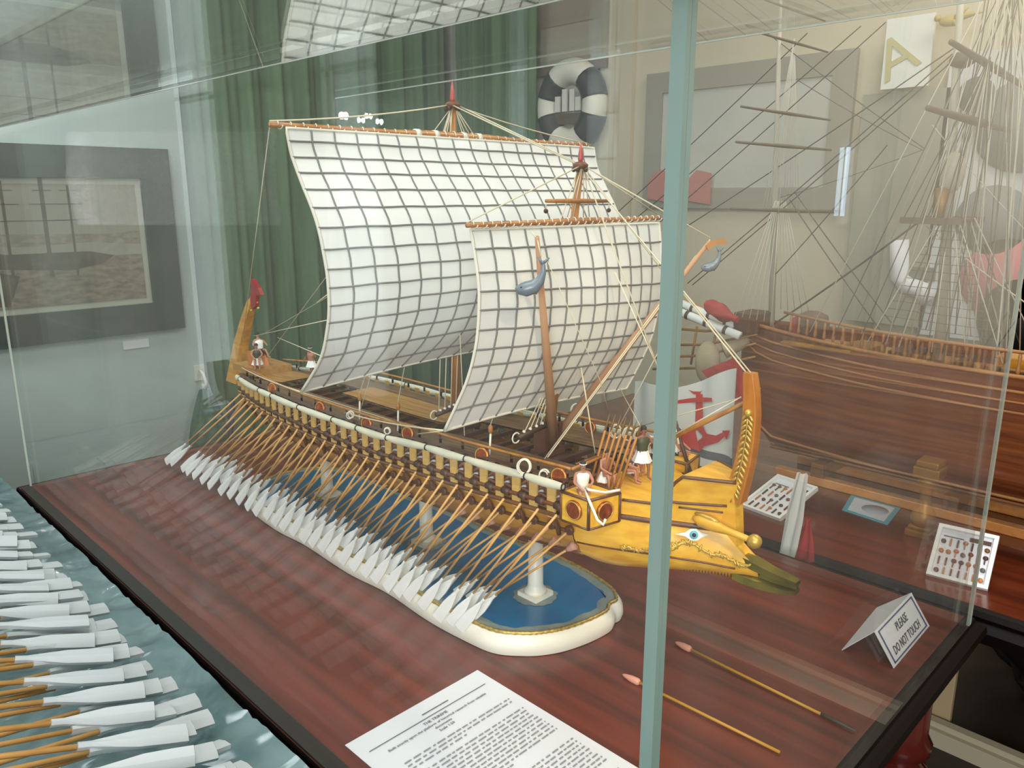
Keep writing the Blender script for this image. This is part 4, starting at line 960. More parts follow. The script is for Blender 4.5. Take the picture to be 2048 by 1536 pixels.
ROW = pose((0, 0, .0), .15, {'l': ((.30, .22, .28), (.55, .12, .30)), 'r': ((.30, -.22, .28), (.55, -.12, .30))}, {'l': ((.42, .12, .05), (.62, .12, -.32), (.80, .12, -.34)), 'r': ((.42, -.12, .05), (.62, -.12, -.32), (.80, -.12, -.34))})
SIT = pose((0, 0, 0), .1, {'l': ((.18, .30, .26), (.42, .14, .16)), 'r': ((.20, -.28, .24), (.46, -.10, .12))}, {'l': ((.44, .12, .02), (.46, .12, -.42), (.64, .12, -.45)), 'r': ((.44, -.12, .02), (.48, -.12, -.42), (.66, -.12, -.45))})
STAND = pose((0, 0, 0), .05, {'l': ((.10, .34, .26), (.34, .30, .34)), 'r': ((-.05, -.36, .24), (.10, -.44, .02))}, {'l': ((.22, .12, -.42), (.20, .14, -.82), (.38, .15, -.86)), 'r': ((-.10, -.12, -.44), (-.34, -.14, -.82), (-.18, -.15, -.88))})
LEANP = pose((0, 0, 0), -.35, {'l': ((.05, .34, .22), (.36, .26, .24)), 'r': ((.0, -.34, .22), (.34, -.26, .30))}, {'l': ((.42, .16, .02), (.70, .2, -.30), (.86, .22, -.28)), 'r': ((.40, -.16, .02), (.66, -.2, -.30), (.84, -.22, -.28))})
def finish(J, name, skinm, cloth=None, extra=()):
    me = skin_mesh(J, BONES, name, 1); me.materials.append(skinm)
    return me
row_me = finish(ROW, 'rower', M_SKIND); sit_me = finish(SIT, 'crew_sitting', M_SKIN); sta_me = finish(STAND, 'crew_standing', M_SKIND); lea_me = finish(LEANP, 'crew_leaning', M_SKIN)
knee = MB().ball((.44, .0, .02), .10, 8, 6, sc3=(1, 2.0, 1)).mesh('white_kilt', M_WHITE)
SC = .0205
for i, x in enumerate(stx[:30]):
    M = Matrix.Translation(Vector((x + .002, YC - ho(x) + .014, zr(x) + .010)) - tri.location) @ Matrix.Rotation(math.pi, 4, 'Z') @ Matrix.Scale(.033, 4)
    o = inst('rower', row_me, tri, M)
    inst('white_kilt', knee, o)
    inst('rower_hair', bpy.data.meshes.get('hair_cap') or MB().ball((.07, 0, .78), .105, 8, 6).mesh('hair_cap', M_HAIR), o)
def figure(me, J, p, rz, sc_, label, tunic, tuniccol, skirt=None, hat=None, props=None):
    t = thing('crew_figure', label, 'figurine', p, 'crew figurines on the galley'); M = Matrix.Rotation(rz, 4, 'Z') @ Matrix.Scale(sc_, 4)
    inst('body', me, t, M)
    up = (J['chest'][0] - J['pelvis'][0]).normalized()
    rows = []
    for k, (h, rx, ry) in enumerate(((-.06, .16, .19), (.10, .145, .175), (.30, .165, .215), (.44, .150, .235), (.515, .09, .15))):
        c = J['pelvis'][0] + up * h; rows.append([c + Vector((rx * math.cos(a), ry * math.sin(a), 0)) for a in [6.2832 * i / 14 for i in range(14)]])
    inst('tunic', MB().grid(rows, close=True).mesh('tunic', tuniccol), t, M)
    if skirt:
        rows = [[J['pelvis'][0] + Vector(((r_ + .02 * math.sin(a * 8)) * math.cos(a), (r_ + .02 * math.sin(a * 8)) * math.sin(a), z)) for a in [6.2832 * i / 32 for i in range(32)]] for r_, z in ((.17, .06), (.22, -.08), (.29, -.24), (.32, -.30))]
        inst('skirt', MB().grid(rows, close=True).mesh('skirt', skirt), t, M)
    hd = J['head1'][0]
    inst('hair', MB().ball(hd + Vector((-.03, 0, .05)), .105, 10, 7).mesh('hair', M_HAIR), t, M)
    mb = MB(); mb.ball(hd + Vector((.115, 0, -.01)), .020, 6, 5, sc3=(1, .8, 1.3))
    inst('nose', mb.mesh('nose', me.materials[0]), t, M)
    mb = MB().ball(hd + Vector((.098, .038, .022)), .013, 6, 4).ball(hd + Vector((.098, -.038, .022)), .013, 6, 4); inst('eyes', mb.mesh('eyes', M_BLACK), t, M)
    inst('mouth', MB().box(hd + Vector((.09, -.028, -.062)), hd + Vector((.104, .028, -.050))).mesh('mouth', M_RED), t, M)
    if hat: inst('headband', MB().tube([hd + Vector((.102 * math.cos(a), .102 * math.sin(a), .055)) for a in [6.2832 * i / 16 for i in range(16)]], .016, 6, closed=True).mesh('headband', hat), t, M)
    return t
zb_ = .273 + .0035
pA = Vector((-.574, YC - .096, zb_ - .001)); figure(sit_me, SIT, pA, R(-40), .040, 'bearded crew figurine in a white tunic sitting on the near anchor box', None, M_WHITE, None, M_WHITE)
pB = Vector((-.570, YC + .098, zb_ - .001)); figure(sit_me, SIT, pB, R(20), .040, 'crew figurine with headband sitting on the far anchor box', None, M_WHITE, M_HAIR, M_WHITE)
pC = Vector((-.561, .797, .264 + .90 * .040)); figure(sta_me, STAND, pC, R(-20), .040, 'striding figurine in dark green cuirass and white pleated skirt on the fore platform', None, M_GREEN, M_WHITE)
zs = .268
pD = Vector((-1.545, YC - .005, zs + .032)); figure(lea_me, LEANP, pD, R(-10), .042, 'helmsman figurine leaning back at the stern in white and black clothes', None, M_WHITE, M_HAIR, None)
pE = Vector((-1.515, YC - .028, zs + .019)); figure(sit_me, SIT, pE, R(-30), .038, 'seated figurine with white kilt in front of the helmsman', None, M_GREEN, M_WHITE, None)
pF = PY(622, 712, YC + .03); pF.z = max(pF.z, zd(pF.x) + .02); figure(sta_me, STAND, Vector((pF.x, pF.y, zd(pF.x) + .004 + .90 * .036)), R(-60), .036, 'standing bare chested figurine with white cap behind the main sail edge', None, M_SKIN, M_WHITE, M_WHITE)
for k, (dx, dy, lab) in enumerate(((-.020, -.030, 'crouching archer figurine nearest the spears on the fore platform'), (-.012, .000, 'crouching archer figurine in the middle behind the spears'), (-.018, .022, 'crouching archer figurine beside the striding figurine'))):
    figure(sit_me, SIT, Vector((-.562 + dx, YC - .012 + dy, .262 + .0175)), R(-20 + 40 * k), .036, lab, None, (M_SKIND, M_GREEN, M_SKIND)[k], M_WHITE if k != 1 else None)
# mooring rope and anchors at the anchor boxes
rope([pA + Vector((.011, -.006, .004)), pA + Vector((.020, -.012, .006)), PY(1210, 985, YC - .09), PY(1240, 980, YC - .08)], .0018, 'anchor_rope', M_HEM)
rope([pA + Vector((.012, -.010, .003)), PY(1180, 1005, YC - .124), PY(1195, 1040, YC - .126), PY(1207, 1050, YC - .124), PY(1211, 1038, YC - .122)], .0018, 'anchor_rope', M_HEM)
an = PY(1372, 905, YC + .09)
ak = MB().tube([PY(1352, 842, YC + .085), PY(1362, 885, YC + .085), PY(1383, 952, YC + .08)], [.0018, .0028, .0030], 8).build('anchor', M_DBROWN, tri)
MB().tube([PY(1370, 955, YC + .08), PY(1383, 968, YC + .08), PY(1395, 950, YC + .08)], [.0014, .0028, .0014], 8).build('anchor_arms', M_DBROWN, ak)
MB().tube([PY(1349, 842, YC + .085), PY(1358, 888, YC + .083)], .0020, 6).build('anchor_cable', M_HEM, ak)
# ------------------------------------------------------------------ things lying in the case
def sheet(mb, p, z, th=.0006, mi=0):
    mb.add([Vector((q.x, q.y, z)) for q in p] + [Vector((q.x, q.y, z + th)) for q in p], [(3, 2, 1, 0), (4, 5, 6, 7), (0, 1, 5, 4), (1, 2, 6, 5), (2, 3, 7, 6), (3, 0, 4, 7)], mi)
P0 = PZ(955, 1340, .001); P1 = PZ(690, 1490, .001)
ps = thing('information_sheet', 'printed white information sheet lying flat at the front of the case', 'paper', (P0.x, P1.y, .0005))
yv = (P0 - P1); yv.z = 0; W_ = yv.length; yv.normalize(); xv = Vector((yv.y, -yv.x, 0)); LP = W_ * 1.414
mb = MB(); sheet(mb, [P1, P1 + xv * LP, P0 + xv * LP, P0], .0005); mb.build('sheet', M_PAPER, ps)
Mp = frameM(P1 + Vector((0, 0, .0008)) - ps.location, yv, -xv)
def line(v, u0, u1, h, m=M_INK):
    q = MB().box((u0 * W_, -v - h, 0), (u1 * W_, -v, .0002), 0, frameM(P1 + Vector((0, 0, .0010)), yv, -xv)); return q.build('ruled_line', m, ps)
line(.030, .06, .93, .0011)
def ptext(s, u, v, size, align='CENTER'): return text(s, 'printed_text', size, M_INK, ps, Mp @ Matrix.Translation((u * W_, -v, .0004)), align, extr=.0001)
line(.0215, .46, .66, .0014)
ptext('THE TRIREME', .50, .0400, .0062); ptext('Built exactly upon the platform of historical research from valuable', .50, .0475, .0056); ptext('documents', .50, .0545, .0058); ptext('Scale 1:50', .50, .0615, .0058)
mb = MB(); F = frameM(P1 + Vector((0, 0, .0010)), yv, -xv); r2 = random.Random(5)
v = .073
while v < LP - .02:
    k = int((v - .073) / .0062)
    gap = k in (2, 15, 16, 27)
    if not gap:
        u = .08 if k not in (0, 3, 17) else .14; end = .93 if k not in (1, 14, 26) else .55
        while u < end:
            w_ = r2.uniform(.015, .06); a = min(u + w_, end)
            mb.box((u * W_, -v - .0026, 0), (a * W_, -v - .0006, .00015), 0, F); u = a + r2.uniform(.008, .02)
    v += .0062
tag(mb.build('small_print', mat('faint_ink', (140, 140, 148), .8), ps), kind='stuff')

def stick(name, label, a, b, tail):
    t = thing(name, label, 'stick', (a.x, a.y, .0))
    d = (b - a).normalized(); s = .0040
    A = Vector((a.x, a.y, s)); B = Vector((b.x, b.y, s * .8))
    MB().tube([A + d * .02, B], .0019, 8).build('shaft', M_YSTICK, t)
    MB().tube([A, A + d * .004, A + d * .014, A + d * .024, A + d * .027], [.0008, .0026, .0045, .0048, .0030], 10).build('tip', M_PINKTIP, t)
    if tail: MB().tube([B - d * .002, B + d * .02, B + d * .042], [.0022, .0020, .0012], 8).build('dark_end', mat('dark_feather', (66, 74, 62), .6), t)
stick('spare_oar', 'thin yellow stick with pink tip and dark end, farther one on the table', PZ(1350, 1285, .003), PZ(1645, 1430, .003), True)
stick('spare_oar', 'thin yellow stick with pink tip crossing behind the glass corner edge', PZ(1245, 1350, .003), PZ(1560, 1505, .003), False)

# tent card
fa, fb = PZ(1787, 1337, 0), PZ(1858, 1252, 0); la, lb_ = PZ(1683, 1300, 0), PZ(1753, 1215, 0)
ra = PX(1748, 1263, (fa.x + la.x) / 2 + .004); rb = Vector((ra.x + (fb.x - fa.x), ra.y + (fb.y - fa.y), ra.z))
tc_ = thing('tent_card', 'folded white tent card reading please do not touch near the table edge', 'sign', ((fa.x + la.x) / 2, fa.y, 0))
M_CARD = mat('card_white', (226, 230, 236), .6)
def flap(a, b, c, d):
    n_ = (b - a).cross(d - a).normalized() * .0008; mb = MB(); mb.add([a, b, c, d, a + n_, b + n_, c + n_, d + n_], [(3, 2, 1, 0), (4, 5, 6, 7), (0, 1, 5, 4), (1, 2, 6, 5), (2, 3, 7, 6), (3, 0, 4, 7)]); return mb.build('flap', M_CARD, tc_), n_
flap(la, lb_, rb, ra); _, nn = flap(fa, fb, rb, ra)
ex = (fb - fa); ey = (ra - fa); wc = ex.length; hc = ey.length
if ex.cross(ey).dot(Vector((1, 0, 1))) < 0: pass
Mc = frameM(fa, ex, ey); Mc.translation = fa + Mc.to_3x3() @ Vector((0, 0, .0016))
mb = MB()
for a, b in (((.05, .06), (.95, .09)), ((.05, .91), (.95, .94)), ((.05, .06), (.07, .94)), ((.93, .06), (.95, .94))): mb.box((a[0] * wc, a[1] * hc, -.0003), (b[0] * wc, b[1] * hc, .0002), 0, Mc)
mb.build('blue_border', M_INKBLUE, tc_)
Ml = Mc.copy(); Ml.translation -= tc_.location
M_INKD = mat('dark_ink', (70, 72, 80), .7)
text('PLEASE', 'lettering', hc * .30, M_INKD, tc_, Ml @ Matrix.Translation((wc * .52, hc * .57, 0)), shear=.2, sx=.90)
text('DO NOT TOUCH', 'lettering', hc * .30, M_INKD, tc_, Ml @ Matrix.Translation((wc * .485, hc * .19, 0)), shear=.2, sx=.84)

# ------------------------------------------------------------------ second table and the tall ship behind
Y2 = 1.335; Z2 = -.02
t2b = thing('display_table', 'dark red wooden table behind the glass case under the tall ship', 'table', (-.4, 1.8, FZ))
M_RTAB = mat('red_table_wood', (104, 44, 22), .22, coat=.5, c2=(70, 26, 14), scale=5, stretch=(.6, 8, 8))
MB().box((-1.5, Y2, Z2 - .03), (.75, 2.25, Z2)).build('table_top', M_RTAB, t2b)
mb = MB(); prof = [(0, Z2 - .0005), (.010, Z2 - .003), (.014, Z2 - .012), (.006, Z2 - .022), (.018, Z2 - .034), (.004, Z2 - .060), (0, Z2 - .062)]
mb.grid([[Vector(p) for p in ((-1.5 - d, Y2 - d, z), (.75 + d, Y2 - d, z), (.75 + d, 2.25 + d, z), (-1.5 - d, 2.25 + d, z))] for d, z in prof], sm=False, close=True); mb.build('edge_moulding', M_MOULD, t2b)
for lx in (-1.42, .67):
    for ly in (1.42, 2.17): MB().lathe([(r, z) for r, z in lp[:-1]] + [(.034, -Z2 * 0 + .70)], (lx, ly, FZ), 14).build('leg', M_LEG, t2b)
YS = 1.73; BW = .125
ts = thing('tall_ship_model', 'large brown hulled tall ship model with rigging behind the glass case', 'ship model', (-.3, YS, .03))
M_HULL2 = mat('tall_ship_hull', (132, 74, 38), .3, coat=.4, c2=(92, 46, 24), scale=6, stretch=(.8, 1, 16))
M_STRIP = mat('hull_strip', (178, 124, 74), .4, c2=(150, 98, 56), scale=10)
XS0, XS1 = PY(1478, 760, YS - .03).x, .62
def t_hb(x): return BW * min(1, max(.05, (x - XS0) / .34)) ** .5
rl = [PY(1480, 655, YS - BW), PY(1600, 690, YS - BW), PY(1800, 738, YS - BW), PY(2048, 785, YS - BW)]
def sheer(x): return .305 + .05 * max(0, (-.35 - x)) ** 1.3 - .0 * x
rows = []
for i in range(34):
    x = lerp(XS0, XS1, i / 33); k = .032 + .12 * max(0, 1 - (x - XS0) / .10) ** 2; g = sheer(x); b = t_hb(x); r_ = []
    for f, h in ((1, 1), (1.02, .8), (1.0, .6), (.95, .4), (.84, .22), (.55, .08), (.0, 0)): r_.append(Vector((x, YS - b * f, lerp(k, g, h))))
    for f, h in ((.55, .08), (.84, .22), (.95, .4), (1.0, .6), (1.02, .8), (1, 1)): r_.append(Vector((x, YS + b * f, lerp(k, g, h))))
    rows.append(r_)
mb = MB().grid(rows); mb.add(rows[0], [tuple(range(13))]); mb.add(rows[-1], [tuple(range(13))]); mb.build('hull', M_HULL2, ts)
MB().grid([[r[0] - Vector((0, 0, .03)), r[-1] - Vector((0, 0, .03))] for r in rows], sm=False).build('deck', M_TAN, ts)
def hullpt(x, h, out=.002):
    k = .032 + .12 * max(0, 1 - (x - XS0) / .10) ** 2; fr_ = interp([(0, 0), (.08, .55), (.22, .84), (.4, .95), (.6, 1), (.8, 1.02), (1, 1)], h); return Vector((x, YS - t_hb(x) * fr_ - out, lerp(k, sheer(x), h)))
for h, r_ in ((1.0, .0045), (.90, .0032), (.83, .0026), (.76, .0030), (.12, .0036)):
    MB().tube([hullpt(lerp(XS0, XS1, i / 30), h) for i in range(31)], r_, 6).build('hull_strip', M_STRIP, ts)
MB().tube([Vector((lerp(XS0 + .08, XS1, i / 8), YS, .030)) for i in range(9)], .006, 6).build('keel', M_STRIP, ts)
MB().tube([Vector((x, YS - .03 * (i == 0), z)) for i, (x, z) in enumerate(((XS0 + .0, sheer(XS0) + .02), (XS0 + .008, .2), (XS0 + .03, .10), (XS0 + .09, .035)))], .007, 8).build('stem', M_STRIP, ts)
bal = MB().lathe([(.0022, 0), (.0040, .010), (.0022, .022), (.0034, .034), (.0024, .040)], (0, 0, 0), 8).mesh('baluster', M_STRIP)
k = 0; x = XS0 + .14
while x < XS1 - .02:
    p = hullpt(x, 1, -.006); inst('baluster', bal, ts, Matrix.Translation(p - ts.location)); x += .0215; k += 1
MB().tube([hullpt(lerp(XS0 + .12, XS1, i / 20), 1, -.006) + Vector((0, 0, .043)) for i in range(21)], .0034, 6).build('cap_rail', M_STRIP, ts)
# deck furniture and beakhead
def dbox(name, px0, py0, px1, py1, Y, d, m):
    a = PY(px0, py0, Y); b = PY(px1, py1, Y); return MB().box((min(a.x, b.x), Y, min(a.z, b.z)), (max(a.x, b.x), Y + d, max(a.z, b.z))).build(name, m, ts, bevel=.002)
M_GILT = mat('gilt_wood', (172, 124, 50), .4, .3, c2=(140, 98, 40), scale=30, bump=.2)
dbox('gilded_rail', 1560, 682, 1700, 708, YS - BW + .004, .02, M_GILT)
dbox('deck_cabin', 1683, 690, 1735, 722, YS - .06, .10, M_GILT); dbox('deck_cabin', 1990, 712, 2110, 748, YS - .02, .10, M_OCHRE)
dbox('deck_house', 1468, 624, 1512, 668, YS - .07, .08, mat('deck_house_brown', (84, 50, 32), .5))
for j in range(9):
    x = lerp(-.55, .45, j / 8); MB().box((x - .03, YS - .05, sheer(x) - .03), (x + .03, YS + .05, sheer(x) - .004)).build('hatch', M_DBROWN, ts)
for j, (a, b) in enumerate((((1330, 612), (1480, 672)), ((1345, 600), (1478, 655)))):
    A = PY(*a, YS - .09 + .03 * j); B = PY(*b, YS - .09 + .03 * j)
    s_ = MB().tube([A, B], .010, 10).build('white_roll', M_WHITE, ts)
    for t in (.3, .55, .8): MB().tube([A.lerp(B, t), A.lerp(B, t + .04)], .0108, 10).build('dark_strap', M_DBROWN, s_)
M_REDC = mat('red_cloth', (176, 36, 44), .8, c2=(150, 26, 34), scale=20, bump=.3)
mb = MB(); rows = []
for i in range(12):
    t = i / 11; c = PY(1412, 610, YS - .10).lerp(PY(1475, 640, YS - .10), t); r_ = .006 + .013 * math.sin(math.pi * min(.97, t + .1)); rows.append([c + Vector((0, math.cos(a), 1.0 * math.sin(a))) * r_ * (1 + .2 * math.sin(a * 5 + t * 7)) for a in [6.2832 * q / 14 for q in range(14)]])
mb.grid(rows, close=True).add(rows[-1], [tuple(range(14))]).add(rows[0], [tuple(range(14))]); mb.build('red_bundle', M_REDC, ts)
# beakhead rails sweeping forward
for h0, (px, py) in ((1.0, (1322, 655)), (.92, (1318, 690)), (.84, (1310, 715)), (.72, (1306, 738))):
    e = PY(px, py, YS - .01); s_ = hullpt(XS0 + .05, h0); MB().tube([s_, s_.lerp(e, .5) + Vector((0, 0, -.012)), e], .0036, 6).build('beakhead_rail', M_GILT, ts)
for t in (.2, .4, .6, .8):
    a = hullpt(XS0 + .05, 1.0).lerp(PY(1322, 655, YS - .01), t); b = hullpt(XS0 + .05, .72).lerp(PY(1306, 738, YS - .01), t)
    MB().tube([a, b], .0030, 6).build('beakhead_timber', M_GILT, ts)
mb = MB(); fgp = PY(1415, 725, YS - .09); mb.ball(fgp, .034, 12, 8, sc3=(1.0, .55, 1.55)); mb.tube([fgp + Vector((.03, .02, .03)), hullpt(XS0 + .02, .8)], [.02, .012], 8); mb.build('figurehead', mat('figurehead_cream', (190, 174, 146), .6, c2=(170, 152, 122), scale=12), ts)
MB().tube([hullpt(XS0 + .03, .95), PY(1250, 560, YS - .0)], [.010, .006], 8).build('bowsprit', M_SPAR, ts)
# masts, yards, tops
M_GREYW = mat('pale_mast', (176, 172, 158), .6); M_BRY = mat('brown_yard', (96, 82, 66), .6)
def tmast(foot, head, r):
    m_ = MB().tube([foot, foot.lerp(head, .5), head], [r, r * .85, r * .5], 10).build('mast', M_GREYW, ts); return m_
mfoot = PY(1868, 800, YS); mhead = PY(1925, -60, YS); ffoot = PY(1540, 700, YS); fhead = PY(1562, -40, YS)
tmast(Vector((mfoot.x, YS, sheer(mfoot.x) - .03)), mhead, .011); tmast(Vector((ffoot.x, YS, sheer(ffoot.x) - .03)), fhead, .0075)
tmast(Vector((.12, YS, sheer(.1) - .03)), Vector((.10, YS, 1.1)), .010)
for px0, py0, px1, py1, xx, r_ in ((1462, 417, 1668, 424, ffoot.x + .012, .0050), (1472, 284, 1662, 300, ffoot.x + .012, .0042), (1482, 213, 1660, 240, ffoot.x + .012, .0038), (1520, 66, 1655, 104, ffoot.x + .012, .0034), (1530, 0, 1650, 42, ffoot.x + .012, .0032),
        (1856, 216, 2020, 262, mfoot.x + .014, .0085), (1902, 84, 2060, 180, mfoot.x + .014, .0078)):
    a = PX(px0, py0, xx); b = PX(px1, py1, xx); MB().tube([a, a.lerp(b, .5), b], [r_ * .6, r_, r_ * .6], 8).build('yard', M_BRY, ts)
tp = PY(1886, 436, YS)
mb = MB()
for j in range(5): mb.box((tp.x - .05 + .02 * j, YS - .07, tp.z - .004), (tp.x - .038 + .02 * j, YS + .07, tp.z))
mb.box((tp.x - .055, YS - .075, tp.z - .010), (tp.x + .055, YS - .066, tp.z + .002)).box((tp.x - .055, YS + .066, tp.z - .010), (tp.x + .055, YS + .075, tp.z + .002)); mb.build('mast_platform', M_BRY, ts)
sp_ = PY(1905, 345, YS - .02); MB().ball(sp_, .026, 10, 7, sc3=(.9, .9, 1.5)).build('furled_sail', mat('furled_cloth', (200, 192, 174), .8), ts)
MB().tube([sp_ + Vector((-.01, -.01, -.03)), sp_ + Vector((-.014, 0, -.10))], [.014, .007], 8).build('block_cluster', M_GILT, ts)
t3 = PY(1925, 120, YS); MB().ball(t3 + Vector((0, 0, 0)), .02, 8, 6, sc3=(1.2, 1, .8)).build('block_cluster', M_BRY, ts)
# shrouds
M_LROPE = mat('pale_rope', (206, 202, 188), .8); M_DROPE = mat('dark_rope', (74, 74, 70), .8); M_BROPE = mat('black_stay', (34, 36, 36), .7)
def shr(a, b, r, m): MB().tube([a, b], r, 4).build('shroud', m, ts)
mx = mfoot.x
for sd in (-1, 1):
    for j in range(9):
        x = mx - .10 + .030 * j; shr(Vector((mx + .004 * (j - 4), YS + sd * .05, tp.z)), Vector((x, YS + sd * BW * .98, sheer(x) + .02)), .0013, M_LROPE if (j + sd) % 2 else M_DROPE)
    for j in range(7):
        shr(Vector((mx + .02, YS, t3.z)), Vector((tp.x - .05 + .017 * j, YS + sd * .07, tp.z)), .0011, M_LROPE if j % 2 else M_DROPE)
    for j in range(12):
        x = mx - .22 + .052 * j; shr(Vector((mx + .02 + .02 * (j % 3), YS + sd * .01, t3.z + .15)), Vector((x, YS + sd * BW, sheer(x) + .02)), .0010, M_DROPE if j % 3 else M_LROPE)
    for j in range(6):
        x = ffoot.x - .045 + .018 * j; shr(Vector((ffoot.x + .002 * (j - 4), YS + sd * .015, PY(1545, 420, YS).z + .02)), Vector((x, YS + sd * BW * .75, sheer(x) + .02)), .0008, M_LROPE)
        shr(Vector((ffoot.x, YS, .95)), Vector((ffoot.x - .02 + .008 * j, YS + sd * .05, .58)), .0006, M_LROPE)
for j in range(14):
    sd = -1 if j % 2 else 1; x = mx - .05 + .017 * j
    shr(Vector((mx - .005 + .006 * j, YS + sd * .02, 1.02)), Vector((x, YS + sd * BW * .7, sheer(x) + .01)), .0011, M_LROPE if j % 3 else M_DROPE)
for j in range(16): # ratlines on the near main shrouds
    t = (j + .5) / 16; a = Vector((mx - .016, YS - .05, tp.z)).lerp(Vector((mx - .10, YS - BW * .98, sheer(mx - .1) + .02)), t); b = Vector((mx + .016, YS - .05, tp.z)).lerp(Vector((mx + .14, YS - BW * .98, sheer(mx + .14) + .02)), t)
    MB().tube([a, b], .0006, 4).build('ratline', M_DROPE, ts)
for a, b, r_, m in (((1235, 425), (1615, 66), .0012, M_BROPE), ((1262, 445), (1722, 52), .0012, M_BROPE), ((1290, 470), (1772, 44), .0012, M_BROPE), ((1375, 452), (1910, 95), .0013, M_BROPE), ((1375, 567), (1905, 108), .0013, M_BROPE), ((1385, 570), (1905, 122), .0013, M_BROPE),
        ((1548, 552), (1775, 290), .0012, M_BROPE), ((1530, 660), (1835, 446), .0022, M_BROPE), ((1530, 62), (1850, 298), .0010, M_DROPE), ((1595, 160), (1845, 300), .0008, M_DROPE), ((1590, 385), (1790, 655), .0013, M_DROPE), ((1580, 400), (1760, 660), .0013, M_DROPE), ((1850, 450), (2060, 612), .0014, M_LROPE), ((1865, 250), (2060, 470), .0009, M_LROPE), ((1560, 395), (1845, 300), .0008, M_DROPE)):
    MB().tube(sag(PY(*a, YS), PY(*b, YS), .004), r_, 5).build('stay', m, ts)
MB().tube(sag(PY(1985, 790, YS - .12), PY(2062, 0, YS - .02), 0), .0016, 5).build('stay', M_LROPE, ts)
MB().ball(PY(1548, 552, YS), .006, 8, 6, sc3=(.7, .7, 1.1)).build('gilt_block', M_GILT, ts)
rb_ = PY(1578, 690, YS - .03)
MB().prism([(0, 0), (.042, .01), (.050, .06), (.028, .075), (.002, .062)], .004, frameM(rb_, (1, 0, 0), (0, 0, 1))).build('red_pennant', M_REDC, ts)
mb = MB(); cb = PY(1625, 655, YS - .04); mb.lathe([(.018, -.036), (.026, -.02), (.030, .01), (.026, .028), (.012, .036)], cb, 14, M=Matrix.Diagonal((1.2, 1, 1, 1))); mb.build('brown_barrel', mat('barrel_brown', (104, 82, 70), .6), ts)
# gilded cradle under the hull
for n_, (bx_, by_) in enumerate(((PZ(1800, 1105, Z2).x, 1.56), (.42, 1.56))):
    g = thing('cradle_pillar', ['carved gilt pillar carrying the tall ship hull', 'carved gilt pillar under the tall ship stern'][n_], 'pillar', (bx_, by_, Z2), 'carved gilt pillars under the tall ship')
    bb = Vector((bx_, by_, Z2)); top = .118
    MB().box(bb + Vector((-.024, -.024, 0)), bb + Vector((.024, .024, .014))).box(bb + Vector((-.020, -.020, .014)), bb + Vector((.020, .020, .022))).build('plinth', M_GILT, g, bevel=.003)
    MB().lathe([(.020, .022), (.023, .032), (.021, .046), (.012, .060), (.010, .080), (.013, .096), (.019, .108), (.017, top + .002)], bb, 14).build('shaft', M_GILT, g)
    MB().box(bb + Vector((-.024, -.02, top)), bb + Vector((.024, .03, top + .022))).box(bb + Vector((-.020, -.018, top + .022)), bb + Vector((.020, .03, top + .034))).build('capital', M_GILT, g, bevel=.003)
cr = thing('cradle_beam', 'long brown wooden beams of the ship cradle on the red table', 'beam', (-.3, 1.60, Z2))
for yy, zz in ((1.685, .0), (1.80, .0)): MB().box((-.80, yy - .012, Z2), (.62, yy + .012, Z2 + .02))  .build('beam', M_SPAR, cr, bevel=.002)
for xx in (-.70, -.1, .5): MB().box((xx - .015, 1.67, Z2 + .02), (xx + .015, 1.82, Z2 + .052)).build('cross_beam', M_BROWN, cr, bevel=.002)

# display boards with small tools
def board(label, bl, br, tl, tr, Yt, cols, rows_, seed):
    A = PZ(*bl, Z2 + .001); B = PZ(*br, Z2 + .001); T0 = PY(*tl, Yt); T1 = PY(*tr, Yt)
    ex = B - A; ey = (T0 + T1) / 2 - (A + B) / 2; M = frameM(A, ex, ey); w_ = ex.length; h_ = ey.length
    t = thing('tool_board', label, 'board', A)
    MB().box((0, 0, -.004), (w_, h_, 0), 0, M).build('panel', M_PAPER, t)
    mb = MB(); f = .0065
    for a, b in (((0, 0), (w_, f)), ((0, h_ - f), (w_, h_)), ((0, f), (f, h_ - f)), ((w_ - f, f), (w_, h_ - f))): mb.box((*a, 0), (*b, .006), 0, M)
    mb.build('rope_frame', M_WHITE, t)
    r = random.Random(seed)
    for i in range(cols):
        for j in range(rows_):
            u = lerp(.14, .86, i / (cols - 1)) * w_; v = lerp(.14, .70, j / (rows_ - 1)) * h_; m_ = r.choice((M_DBROWN, M_BROWN, mat('tool_grey', (96, 96, 92), .5), M_SPAR)); q = r.random()
            if q < .45: MB().box((u - .0013, v - h_ * .07, 0), (u + .0013, v + h_ * .07, .003), 0, M).build('tool', m_, t)
            elif q < .7: MB().lathe([(.0001, 0), (.0040, 0), (.0040, .003), (.0001, .003)], (0, 0, 0), 10, M=M @ Matrix.Translation((u, v, 0))).build('tool', m_, t)
            else:
                o = MB().box((u - .0009, v - h_ * .07, 0), (u + .0009, v + h_ * .05, .0025), 0, M); o.lathe([(.0001, 0), (.0045, 0), (.0030, .003), (.0001, .003)], (0, 0, 0), 10, M=M @ Matrix.Translation((u, v + h_ * .05, 0))); o.build('tool', m_, t)
    MB().box((w_ * .55, h_ * .80, 0), (w_ * .90, h_ * .87, .002), 0, M).build('name_plate', M_DBROWN, t)
    MB().box((w_ * .12, h_ * .80, 0), (w_ * .46, h_ * .82, .0006), 0, M).build('print_line', M_INK, t)
board('white framed board of small rope tools leaning right of the gilt pillar', (1852, 1150), (1975, 1182), (1890, 1048), (2010, 1082), 1.47, 7, 4, 3)
board('white framed board of small rope tools leaning beside the galley bow', (1480, 1012), (1560, 1042), (1530, 948), (1600, 968), 1.56, 6, 4, 8)
cc_ = [PZ(1684, 1020, Z2 + .001), PZ(1775, 1050, Z2 + .001), PZ(1802, 1016, Z2 + .001), PZ(1702, 990, Z2 + .001)]
